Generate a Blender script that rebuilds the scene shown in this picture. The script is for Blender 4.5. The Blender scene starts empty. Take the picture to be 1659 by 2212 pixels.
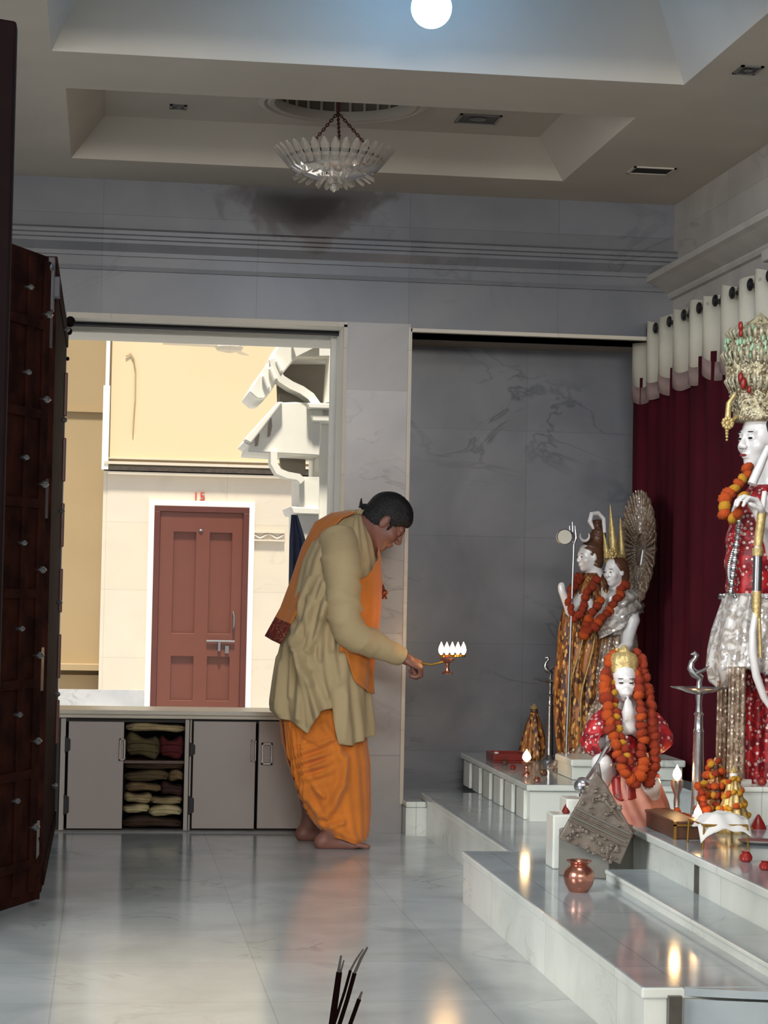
import bpy, math, random
import numpy as np
from mathutils import Vector, Matrix
random.seed(7); np.random.seed(7)
SC = bpy.context.scene
COL = SC.collection
PI = math.pi
# ------------------------------------------------------------------ camera
F = 4450.0; CX, CY = 829.5, 1106.0
EYE = np.array([0.0, 0.0, 1.2])
psi, the, rho = math.atan(600/4450), math.radians(2.06), 0.020
_d = np.array([math.sin(psi)*math.cos(the), math.cos(psi)*math.cos(the), math.sin(the)])
_r0 = np.array([math.cos(psi), -math.sin(psi), 0.0])
_u0 = np.cross(_r0, _d)
CR = _r0*math.cos(rho) + _u0*math.sin(rho)
CU = _u0*math.cos(rho) - _r0*math.sin(rho)
CD = _d
cam = bpy.data.cameras.new('camera'); co = bpy.data.objects.new('camera', cam); COL.objects.link(co)
cam.sensor_fit = 'HORIZONTAL'; cam.sensor_width = 36; cam.lens = F/1659*36; cam.clip_start = 0.05; cam.clip_end = 200
co.matrix_world = Matrix(((CR[0], CU[0], -CD[0], EYE[0]), (CR[1], CU[1], -CD[1], EYE[1]), (CR[2], CU[2], -CD[2], EYE[2]), (0, 0, 0, 1)))
SC.camera = co
def P(px, py, Y=None, X=None, Z=None):
    v = CD*F + CR*(px-CX) - CU*(py-CY)
    if Y is not None: t = (Y-EYE[1])/v[1]
    elif Z is not None: t = (Z-EYE[2])/v[2]
    else: t = (X-EYE[0])/v[0]
    return EYE + v*t
# ------------------------------------------------------------------ light
SC.view_settings.view_transform = 'Standard'; SC.view_settings.look = 'None'
SC.view_settings.gamma = 1; SC.view_settings.use_curve_mapping = False
SC.view_settings.exposure = -0.05
W = bpy.data.worlds.new('world'); SC.world = W; W.use_nodes = True
W.node_tree.nodes['Background'].inputs[0].default_value = (0.88, 0.92, 1.0, 1)
W.node_tree.nodes['Background'].inputs[1].default_value = 0.75
def light(name, kind, loc, power, color, size=None, sy=None, target=None, angle=None, spread=None):
    l = bpy.data.lights.new(name, kind); o = bpy.data.objects.new(name, l); COL.objects.link(o)
    l.energy = power; l.color = color; o.location = loc
    if kind == 'AREA':
        l.size = size
        if spread: l.spread = math.radians(spread)
        if sy: l.shape = 'RECTANGLE'; l.size_y = sy
    if kind == 'POINT' and size: l.shadow_soft_size = size
    if angle: l.angle = angle
    if target is not None:
        o.rotation_euler = (Vector(target)-Vector(loc)).to_track_quat('-Z', 'Y').to_euler()
    return o
light('sun', 'SUN', (0, 0, 20), 7.2, (1.0, 0.92, 0.78), target=(.8, 7.6, 0), angle=math.radians(6))
light('hall_fill_light', 'AREA', (0.9, -1.2, 2.85), 200, (1.0, 0.97, 0.94), 2.4, 0.5, target=(1.35, 10, 0.9))  # unseen fill behind the camera, added to light niche and man from the front
light('side_hall_light', 'AREA', (-2.4, 4.0, 2.2), 42, (0.97, 0.98, 1.0), 1.6, 1.6, target=(1.8, 7.6, 0.1), spread=76)
light('sanctum_fill_light', 'AREA', (1.6, 5.6, 3.05), 10, (0.9, 0.96, 1.0), 1.2, 0.3, target=(2.3, 8.4, 0.7), spread=80)  # unseen area light under the ceiling, aimed at the altar; no fixture modelled
# ------------------------------------------------------------------ materials
def lin(c):
    return tuple(((x/255)/12.92 if x/255 <= 0.04045 else (((x/255)+0.055)/1.055)**2.4) for x in c)
def newmat(name):
    m = bpy.data.materials.new(name); m.use_nodes = True
    nt = m.node_tree; return m, nt, nt.nodes['Principled BSDF']
def mix(nt, fac, a, b, mode='MIX'):
    n = nt.nodes.new('ShaderNodeMix'); n.data_type = 'RGBA'; n.blend_type = mode
    if isinstance(fac, (int, float)): n.inputs[0].default_value = fac
    else: nt.links.new(fac, n.inputs[0])
    for i, v in ((6, a), (7, b)):
        if isinstance(v, tuple): n.inputs[i].default_value = (*v[:3], 1)
        else: nt.links.new(v, n.inputs[i])
    return n.outputs[2]
def ramp(nt, src, p0, p1, c0=(0, 0, 0), c1=(1, 1, 1)):
    r = nt.nodes.new('ShaderNodeValToRGB'); nt.links.new(src, r.inputs[0])
    r.color_ramp.elements[0].position = p0; r.color_ramp.elements[1].position = p1
    r.color_ramp.elements[0].color = (*c0, 1); r.color_ramp.elements[1].color = (*c1, 1)
    return r.outputs[0]
def noise(nt, co, scale, detail=4, dist=0.0, rough=0.5):
    n = nt.nodes.new('ShaderNodeTexNoise'); n.inputs['Scale'].default_value = scale
    n.inputs['Detail'].default_value = detail; n.inputs['Distortion'].default_value = dist; n.inputs['Roughness'].default_value = rough
    nt.links.new(co, n.inputs['Vector']); return n.outputs['Fac']
def mat(name, rgb, rough=0.6, metal=0.0, var=0.12, scale=12, bump=0.0, bscale=80, rgb2=None, p=(0.35, 0.65), sheen=0, spec=0.5, trans=0, coat=0):
    m, nt, b = newmat(name)
    tc = nt.nodes.new('ShaderNodeTexCoord').outputs['Object']
    a = lin(rgb); c = lin(rgb2) if rgb2 else tuple(x*(1-var) for x in a)
    f = ramp(nt, noise(nt, tc, scale), *p)
    nt.links.new(mix(nt, f, c, a), b.inputs['Base Color'])
    b.inputs['Roughness'].default_value = rough; b.inputs['Metallic'].default_value = metal
    b.inputs['Specular IOR Level'].default_value = spec
    if sheen: b.inputs['Sheen Weight'].default_value = sheen
    if trans: b.inputs['Transmission Weight'].default_value = trans
    if coat: b.inputs['Coat Weight'].default_value = coat
    if bump:
        bp = nt.nodes.new('ShaderNodeBump'); bp.inputs['Strength'].default_value = bump; bp.inputs['Distance'].default_value = 0.01
        nt.links.new(noise(nt, tc, bscale, 3), bp.inputs['Height']); nt.links.new(bp.outputs[0], b.inputs['Normal'])
    return m
def sequin(name, rgb, rgb2, scale=60, rough=0.45, metal=0.0, thr=(0.30, 0.36), rgb3=None, stretch=(1, 1, 1), mrough=0.25, smetal=0.6):
    """cloth with a repeated embroidered motif"""
    m, nt, b = newmat(name)
    tc = nt.nodes.new('ShaderNodeTexCoord').outputs['Object']
    mp = nt.nodes.new('ShaderNodeMapping'); mp.inputs['Scale'].default_value = stretch; nt.links.new(tc, mp.inputs[0]); tc = mp.outputs[0]
    v = nt.nodes.new('ShaderNodeTexVoronoi'); v.inputs['Scale'].default_value = scale; nt.links.new(tc, v.inputs['Vector'])
    f = ramp(nt, v.outputs['Distance'], thr[0], thr[1], (1, 1, 1), (0, 0, 0))
    base = lin(rgb)
    if rgb3: base = mix(nt, ramp(nt, noise(nt, tc, scale*0.35, 3, 1.5), 0.46, 0.54), lin(rgb), lin(rgb3))
    nt.links.new(mix(nt, f, base, lin(rgb2)), b.inputs['Base Color'])
    b.inputs['Roughness'].default_value = rough
    mm = nt.nodes.new('ShaderNodeMath'); mm.operation = 'MULTIPLY'; nt.links.new(f, mm.inputs[0]); mm.inputs[1].default_value = smetal
    nt.links.new(mm.outputs[0], b.inputs['Metallic'])
    bp = nt.nodes.new('ShaderNodeBump'); bp.inputs['Strength'].default_value = 0.5; bp.inputs['Distance'].default_value = 0.004
    nt.links.new(v.outputs['Distance'], bp.inputs['Height']); nt.links.new(bp.outputs[0], b.inputs['Normal'])
    return m
def marble(name, rgb, rgb2, rough=0.2, axes='xz', tile=None, joint=0.5, vein=(70, 75, 80), vamt=0.5, vscale=1.2, tvar=0.15, off=(0, 0), spec=0.5, stain=None):
    m, nt, b = newmat(name)
    tcn = nt.nodes.new('ShaderNodeTexCoord'); tc = tcn.outputs['Object']
    base = mix(nt, ramp(nt, noise(nt, tc, 2.3, 6, 0.6), 0.35, 0.68), lin(rgb), lin(rgb2))
    # thin veins where distorted noise crosses its middle
    mp = nt.nodes.new('ShaderNodeMapping'); mp.inputs['Rotation'].default_value = (0.5, 0.9, 0.4); mp.inputs['Scale'].default_value = (1, 1, 2.2); nt.links.new(tc, mp.inputs[0])
    nv = noise(nt, mp.outputs[0], vscale, 5, 1.2)
    ab = nt.nodes.new('ShaderNodeMath'); ab.operation = 'SUBTRACT'; nt.links.new(nv, ab.inputs[0]); ab.inputs[1].default_value = 0.5
    a2 = nt.nodes.new('ShaderNodeMath'); a2.operation = 'ABSOLUTE'; nt.links.new(ab.outputs[0], a2.inputs[0])
    vf = ramp(nt, a2.outputs[0], 0.0, 0.022, (1, 1, 1), (0, 0, 0))
    msk = ramp(nt, noise(nt, tc, 1.7, 2), 0.5, 0.68)
    mm = nt.nodes.new('ShaderNodeMath'); mm.operation = 'MULTIPLY'; nt.links.new(vf, mm.inputs[0]); nt.links.new(msk, mm.inputs[1])
    m3 = nt.nodes.new('ShaderNodeMath'); m3.operation = 'MULTIPLY'; nt.links.new(mm.outputs[0], m3.inputs[0]); m3.inputs[1].default_value = vamt
    colr = mix(nt, m3.outputs[0], base, lin(vein))
    if tile:
        sx = nt.nodes.new('ShaderNodeSeparateXYZ'); nt.links.new(tc, sx.inputs[0])
        cb = nt.nodes.new('ShaderNodeCombineXYZ')
        for i, ax in enumerate(axes):
            ad = nt.nodes.new('ShaderNodeMath'); ad.operation = 'ADD'; ad.inputs[1].default_value = off[i]
            nt.links.new(sx.outputs['xyz'.index(ax)], ad.inputs[0]); nt.links.new(ad.outputs[0], cb.inputs[i])
        br = nt.nodes.new('ShaderNodeTexBrick'); nt.links.new(cb.outputs[0], br.inputs['Vector'])
        br.offset = 0.0; br.inputs['Scale'].default_value = 1; br.inputs['Brick Width'].default_value = tile[0]; br.inputs['Row Height'].default_value = tile[1]
        br.inputs['Mortar Size'].default_value = 0.003; br.inputs['Mortar Smooth'].default_value = 0.3
        br.inputs['Color1'].default_value = (1, 1, 1, 1); g = 1-tvar; br.inputs['Color2'].default_value = (g, g, g*0.97, 1)
        br.inputs['Mortar'].default_value = (joint, joint, joint, 1)
        colr = mix(nt, 1.0, colr, br.outputs['Color'], 'MULTIPLY')
    if stain:   # (centre, radii, colour, amount)
        for (c, r, scol, amt) in stain:
            mp = nt.nodes.new('ShaderNodeMapping'); mp.vector_type = 'POINT'
            mp.inputs['Location'].default_value = tuple(-c[i]/r[i] for i in range(3)); mp.inputs['Scale'].default_value = tuple(1/x for x in r)
            nt.links.new(tc, mp.inputs[0])
            ln = nt.nodes.new('ShaderNodeVectorMath'); ln.operation = 'LENGTH'; nt.links.new(mp.outputs[0], ln.inputs[0])
            ns = noise(nt, tc, 7, 4, 0.4)
            ad = nt.nodes.new('ShaderNodeMath'); ad.operation = 'MULTIPLY_ADD'; nt.links.new(ns, ad.inputs[0]); ad.inputs[1].default_value = 1.6; nt.links.new(ln.outputs['Value'], ad.inputs[2])
            f = ramp(nt, ad.outputs[0], 0.0, 1.0, (amt,)*3, (amt,)*3)
            rn = f.node; rn.color_ramp.elements[0].position = 0.80/2; rn.color_ramp.elements[1].position = 0.99
            dv = nt.nodes.new('ShaderNodeMath'); dv.operation = 'DIVIDE'; nt.links.new(ad.outputs[0], dv.inputs[0]); dv.inputs[1].default_value = 2.0
            nt.links.new(dv.outputs[0], rn.inputs[0]); rn.color_ramp.elements[0].color = (amt, amt, amt, 1); rn.color_ramp.elements[1].color = (0, 0, 0, 1)
            rn.color_ramp.elements[0].position = 0.72; rn.color_ramp.elements[1].position = 0.86
            colr = mix(nt, f, colr, lin(scol))
    nt.links.new(colr, b.inputs['Base Color'])
    b.inputs['Roughness'].default_value = rough; b.inputs['Specular IOR Level'].default_value = spec
    return m
def emis(name, rgb, strength):
    m, nt, b = newmat(name); b.inputs['Emission Color'].default_value = (*lin(rgb), 1); b.inputs['Emission Strength'].default_value = strength
    b.inputs['Base Color'].default_value = (*lin(rgb), 1); return m
stc = P(650, 425, Y=9.99)
M = dict(
 floor=marble('floor_marble', (194, 200, 200), (168, 176, 178), 0.14, 'xy', (0.62, 0.62), 0.78, vein=(110, 118, 125), vamt=0.55, vscale=2.0, tvar=0.10, off=(0.12, 0.25)),
 wall=marble('wall_marble', (128, 128, 131), (111, 113, 119), 0.30, 'xz', (0.75, 0.60), 0.72, tvar=0.18, off=(3.05, 0.03), vamt=0.45,
   stain=[((stc[0], 10.0, stc[2]+0.02), (0.50, 0.6, 0.20), (70, 62, 60), 0.8), ((stc[0]+.1, 10.0, stc[2]-0.1), (0.20, 0.6, 0.20), (78, 68, 64), 0.7)]),
 niche=marble('niche_marble', (134, 134, 138), (112, 114, 120), 0.30, 'xz', (0.62, 0.56), 0.80, tvar=0.12, off=(0.3, 0.21), vamt=0.75, vscale=1.7),
 pillar=marble('pillar_marble', (186, 180, 176), (165, 160, 158), 0.25, 'xz', (3.0, 0.595), 0.70, tvar=0.26, off=(1.2, 0.22), vamt=0.4, vein=(95, 80, 70), vscale=2.4),
 rwall=marble('right_wall_marble', (196, 188, 178), (172, 166, 158), 0.35, 'yz', (0.7, 0.6), 0.75, tvar=0.12, vamt=0.3),
 step=marble('lit_step_marble', (236, 238, 228), (208, 213, 203), 0.16, 'yx', (0.9, 1.4), 0.72, vein=(110, 120, 120), vamt=0.4, vscale=2.6, tvar=0.07, off=(0.15, 0.0)),  # riser marble, lightened to carry the light falling from the left
 steptop=marble('step_top_marble', (176, 184, 186), (150, 160, 163), 0.10, 'yx', (0.9, 3.4), 0.72, vein=(100, 110, 115), vamt=0.6, vscale=2.4, tvar=0.07, off=(0.15, 0.6)),
 blackstone=mat('dark_stone_inlay', (84, 78, 70), 0.3, scale=20, var=0.3),
 ceil=mat('ceiling_plaster', (196, 187, 172), 0.9, var=0.08, scale=2.2),
 cream=mat('cream_plaster', (214, 196, 160), 0.9, var=0.03, scale=1.2),
 offwhite=marble('cream_tile', (212, 200, 182), (204, 194, 178), 0.4, 'xz', (1.1, 0.62), 0.8, tvar=0.04, vamt=0.1, off=(0.0, 0.12)),
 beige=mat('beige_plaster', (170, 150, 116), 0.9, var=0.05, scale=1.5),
 whitestone=mat('white_carved_stone', (240, 238, 228), 0.6, var=0.04, scale=6),  # white stone; its near-white tone also carries the courtyard glare
 greystone=mat('grey_stone', (150, 140, 125), 0.6, var=0.1),
 greymarb=marble('grey_streaked_marble', (190, 190, 190), (165, 168, 172), 0.3, vamt=0.5, vscale=4),
 cabinet=mat('beige_laminate', (172, 160, 152), 0.35, var=0.03, scale=4),
 cabframe=mat('cabinet_frame_laminate', (180, 170, 160), 0.4, var=0.05),
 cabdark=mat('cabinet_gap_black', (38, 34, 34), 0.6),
 handle=mat('brushed_nickel', (150, 140, 132), 0.35, 0.8),
 counter=mat('counter_cream_marble', (222, 212, 192), 0.25, var=0.08, scale=6),
 brown=mat('brown_painted_wood', (104, 58, 46), 0.4, var=0.06, scale=6),
 brownd=mat('dark_brown_door_frame', (88, 44, 38), 0.45, var=0.1),
 wood=mat('carved_dark_teak', (56, 28, 21), 0.8, spec=.05, var=0.45, scale=9, bump=0.25, bscale=40, rgb2=(32, 16, 13)),
 woodd=mat('near_black_wood', (26, 14, 16), 0.7, var=0.2, spec=.1),
 steel=mat('steel', (150, 150, 150), 0.3, 0.9, var=0.15),
 silver=mat('silver', (205, 205, 205), 0.22, 0.9, var=0.2, scale=40),
 brass=mat('brass', (196, 150, 70), 0.28, 0.9, var=0.2, scale=30),
 copper=mat('copper', (198, 136, 116), 0.22, 0.85, var=0.2, scale=14),
 gold=mat('gilt', (204, 178, 116), 0.38, 0.3, var=0.35, scale=70, bump=0.3, bscale=90),
 champagne=mat('champagne_filigree', (188, 178, 150), 0.5, 0.3, var=0.4, scale=60),
 goldsilver=sequin('filigree_silver_gold', (188, 176, 138), (214, 208, 186), 110, 0.5, rgb3=(110, 92, 66), smetal=0.3),
 kurta=mat('pale_khaki_cotton', (190, 168, 126), 0.85, var=0.08, scale=5, sheen=0.1, bump=.25, bscale=30),
 saffron=mat('saffron_cotton', (226, 128, 34), 0.8, var=0.14, scale=8, sheen=0.25),
 shawl=mat('orange_shawl_cotton', (218, 126, 36), 0.8, var=0.15, scale=9, sheen=0.25),
 redborder=sequin('red_woven_border', (120, 34, 24), (190, 120, 60), 90, 0.7, smetal=0),
 skin=mat('brown_skin', (138, 92, 78), 0.5, var=0.1, scale=20),
 hair=mat('black_hair', (20, 17, 20), 0.55, bump=0.6, bscale=160),
 black=mat('black', (16, 14, 16), 0.5),
 idol=mat('white_marble_idol', (222, 218, 214), 0.22, var=0.05, scale=8, coat=0.3),
 eye=mat('painted_black', (24, 20, 22), 0.3),
 lip=mat('painted_dark_red', (130, 50, 50), 0.3),
 redcloth=sequin('red_brocade', (176, 30, 34), (226, 196, 190), 52, 0.5, rgb3=(120, 14, 26)),
 redplain=mat('deep_red_satin', (150, 34, 28), 0.4, var=0.3, scale=14),
 silvercloth=sequin('silver_brocade', (196, 190, 182), (244, 244, 244), 46, 0.28, rgb3=(150, 140, 130), smetal=0.7),
 dullsilver=sequin('dull_silver_brocade', (150, 132, 112), (212, 200, 184), 60, 0.4, rgb3=(112, 88, 70)),
 tiger=sequin('gold_brown_printed_cloth', (156, 96, 44), (206, 158, 84), 62, 0.5, rgb3=(74, 38, 20), stretch=(1, 1, 0.45), smetal=0.2),
 pink=mat('pale_pink_tulle', (200, 140, 118), 0.6, var=0.2, scale=10, rgb2=(170, 100, 84)),
 curtain=mat('maroon_velvet', (74, 11, 25), 0.85, var=0.3, scale=3, spec=.2),
 valance=mat('cream_satin', (196, 190, 172), 0.5, var=0.08),
 valedge=mat('brownish_curtain_border', (140, 118, 112), 0.6),
 org=mat('marigold_orange', (226, 92, 18), 0.8, var=0.35, scale=60, bump=0.6, bscale=120),
 dorg=mat('marigold_deep_orange', (186, 62, 18), 0.8, var=0.4, scale=60, bump=0.6, bscale=120),
 yel=mat('marigold_yellow', (236, 170, 40), 0.8, var=0.3, scale=60, bump=0.6, bscale=120),
 granite=mat('grey_brown_carved_stone', (120, 108, 96), 0.45, var=0.3, scale=25, bump=0.5, bscale=30),
 stonegrey=mat('grey_green_slab', (112, 110, 100), 0.35, var=0.15, scale=8),
 redtray=mat('dark_red_lacquer', (120, 28, 22), 0.3, var=0.2),
 crimson=mat('crimson_lacquer', (150, 40, 34), 0.3),
 boxwood=mat('brown_box_wood', (92, 58, 40), 0.4, var=0.3, scale=20),
 whitecloth=mat('white_cotton', (224, 222, 216), 0.7, var=0.05),
 navy=mat('navy_cloth', (30, 38, 70), 0.7, var=0.4, scale=14),
 stick=mat('incense_dark', (14, 6, 6), 1.0, spec=0),
 ash=mat('burnt_ash_grey', (66, 62, 60), 1.0, spec=0),
 flame=emis('flame_glow', (255, 214, 150), 26),
 bulb=emis('lamp_glow', (104, 180, 250), 48),
 diffuser=mat('dull_metal_grille', (70, 66, 62), 0.4, 0.3, var=0.4, scale=30),
 recess=mat('cavity_shade', (34, 30, 30), 0.8),
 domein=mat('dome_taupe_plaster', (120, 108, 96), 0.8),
 red=mat('red_painted_digits', (196, 60, 40), 0.6),
 cablue=mat('grey_paint', (84, 84, 88), 0.5),
)
def glassmat():
    m, nt, b = newmat('cut_crystal'); b.inputs['Base Color'].default_value = (0.86, 0.80, 0.70, 1); b.inputs['Roughness'].default_value = 0.05
    b.inputs['Transmission Weight'].default_value = 0.75; b.inputs['IOR'].default_value = 1.5; return m
M['glass'] = glassmat()
# ------------------------------------------------------------------ mesh building
class G:
    def __init__(s): s.v = []; s.f = []; s.mi = []
    def add(s, vs, fs, mi=0):
        n = len(s.v); s.v += [tuple(map(float, q)) for q in vs]
        s.f += [tuple(int(i)+n for i in q) for q in fs]; s.mi += [mi]*len(fs); return s
    def box(s, a, b, mi=0):
        x0, y0, z0 = [min(a[i], b[i]) for i in range(3)]; x1, y1, z1 = [max(a[i], b[i]) for i in range(3)]
        return s.add([(x0,y0,z0),(x1,y0,z0),(x1,y1,z0),(x0,y1,z0),(x0,y0,z1),(x1,y0,z1),(x1,y1,z1),(x0,y1,z1)],
              [(0,3,2,1),(4,5,6,7),(0,1,5,4),(1,2,6,5),(2,3,7,6),(3,0,4,7)], mi)
    def prism(s, pts, v, mi=0):
        """pts: 3d polygon, v: extrusion vector"""
        pts = [np.array(p, float) for p in pts]; v = np.array(v, float)
        nrm = np.zeros(3)
        for i in range(len(pts)): nrm += np.cross(pts[i], pts[(i+1) % len(pts)])
        if np.dot(nrm, v) > 0: pts = pts[::-1]
        n = len(pts); vs = pts + [p+v for p in pts]
        fs = [tuple(range(n)), tuple(range(2*n-1, n-1, -1))] + [(i, i+n, (i+1) % n + n, (i+1) % n) for i in range(n)]
        return s.add(vs, fs, mi)
    def rings(s, rs, cap=True, closed=True, mi=0):
        n = len(rs[0]); vs = [p for r in rs for p in r]; fs = []
        m = n if closed else n-1
        for a in range(len(rs)-1):
            for i in range(m):
                j = (i+1) % n; fs.append((a*n+i, a*n+j, (a+1)*n+j, (a+1)*n+i))
        if cap and closed: fs.append(tuple(range(n-1, -1, -1))); fs.append(tuple((len(rs)-1)*n+i for i in range(n)))
        return s.add(vs, fs, mi)
    def tube(s, path, r, seg=10, mi=0, cap=True, flat=1.0):
        path = [np.array(p, float) for p in path]
        if isinstance(r, (int, float)): r = [r]*len(path)
        rs = []; ref = None
        for i, p in enumerate(path):
            t = path[min(i+1, len(path)-1)] - path[max(i-1, 0)]; t /= (np.linalg.norm(t)+1e-9)
            if ref is None: ref = np.array([0, 0, 1.0]) if abs(t[2]) < 0.9 else np.array([1.0, 0, 0])
            a = np.cross(t, ref); a /= np.linalg.norm(a); b = np.cross(t, a); ref = -b if False else np.cross(a, t)
            rs.append([p + r[i]*(math.cos(2*PI*k/seg)*a + flat*math.sin(2*PI*k/seg)*b) for k in range(seg)])
        return s.rings(rs, cap, True, mi)
    def lathe(s, c, prof, seg=24, mi=0, cap=True, axis=None, ruffle=None):
        """prof: list of (r, h); axis: 3x3 columns"""
        A = np.eye(3) if axis is None else np.array(axis)
        rs = []
        for (r, h) in prof:
            ring = []
            for k in range(seg):
                a = 2*PI*k/seg; rr = r*(1+(ruffle(a, h) if ruffle else 0))
                ring.append(np.array(c) + A @ np.array([rr*math.cos(a), rr*math.sin(a), h]))
            rs.append(ring)
        return s.rings(rs, cap, True, mi)
    def ball(s, c, r, seg=12, rings=8, mi=0, R=None, fn=None):
        if isinstance(r, (int, float)): r = (r, r, r)
        R = np.eye(3) if R is None else np.array(R); rs = []
        for i in range(rings+1):
            t = PI*i/rings; t = min(max(t, 0.02), PI-0.02); ring = []
            for k in range(seg):
                a = 2*PI*k/seg; d = np.array([math.sin(t)*math.cos(a), math.sin(t)*math.sin(a), -math.cos(t)])
                q = 1+(fn(a, t) if fn else 0)
                ring.append(np.array(c)+R @ (d*q*np.array(r)))
            rs.append(ring)
        return s.rings(rs, True, True, mi)
WO = {}
USED = set()
def obj(name, g, mats, parent=None, smooth=True, bevel=0, solid=0, subsurf=0, origin=None, angle=35):
    vs = np.array(g.v if isinstance(g, G) else g[0], float); fs = g.f if isinstance(g, G) else g[1]
    if not isinstance(mats, (list, tuple)): mats = [mats]
    if parent is not None: org = WO[parent.name]
    elif origin is not None: org = np.array(origin, float)
    else: org = np.array([(vs[:,0].min()+vs[:,0].max())/2, (vs[:,1].min()+vs[:,1].max())/2, vs[:,2].min()])
    me = bpy.data.meshes.new(name); vv = vs-org
    if isinstance(fs, np.ndarray):
        me.vertices.add(len(vv)); me.vertices.foreach_set('co', vv.astype(np.float32).ravel())
        me.loops.add(fs.size); me.loops.foreach_set('vertex_index', fs.astype(np.int32).ravel())
        me.polygons.add(len(fs)); me.polygons.foreach_set('loop_start', np.arange(0, fs.size, 4, dtype=np.int32))
        me.update(calc_edges=True); me.validate()
    else: me.from_pydata(vv.tolist(), [], fs)
    for m in mats: me.materials.append(M[m] if isinstance(m, str) else m)
    if isinstance(g, G) and len(mats) > 1: me.polygons.foreach_set('material_index', g.mi)
    if smooth:
        me.polygons.foreach_set('use_smooth', [True]*len(me.polygons))
        if angle and angle < 180:
            try: me.set_sharp_from_angle(angle=math.radians(angle))
            except Exception: pass
    me.update()
    o = bpy.data.objects.new(name, me); COL.objects.link(o)
    if parent is not None: o.parent = parent; WO[o.name] = org
    else: o.location = org; WO[o.name] = org
    if bevel:
        b = o.modifiers.new('bevel', 'BEVEL'); b.width = bevel; b.segments = 2; b.limit_method = 'ANGLE'
    if solid:
        b = o.modifiers.new('solid', 'SOLIDIFY'); b.thickness = solid; b.offset = 0
    if subsurf:
        b = o.modifiers.new('sub', 'SUBSURF'); b.levels = subsurf; b.render_levels = subsurf
    return o
def tag(o, label, cat, group=None, kind=None):
    o['label'] = label; o['category'] = cat
    if group: o['group'] = group
    if kind: o['kind'] = kind
    return o
def struct(name, g, mats, label, cat, **k):
    k.setdefault('smooth', False)
    o = obj(name, g, mats, origin=(0, 0, 0), **k); o['kind'] = 'structure'; o['label'] = label; o['category'] = cat; return o
def thing(name, loc, label, cat, group=None, kind=None):
    o = bpy.data.objects.new(name, None); COL.objects.link(o); o.location = tuple(float(x) for x in loc); o.empty_display_size = 0.05
    WO[o.name] = np.array(loc, float); return tag(o, label, cat, group, kind)
def inst(name, me, parent, loc, rot=(0, 0, 0), sc=1.0):
    o = bpy.data.objects.new(name, me); COL.objects.link(o); o.parent = parent
    o.location = tuple(np.array(loc)-WO[parent.name]); o.rotation_euler = rot; o.scale = (sc,)*3 if isinstance(sc, (int, float)) else sc
    return o
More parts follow.
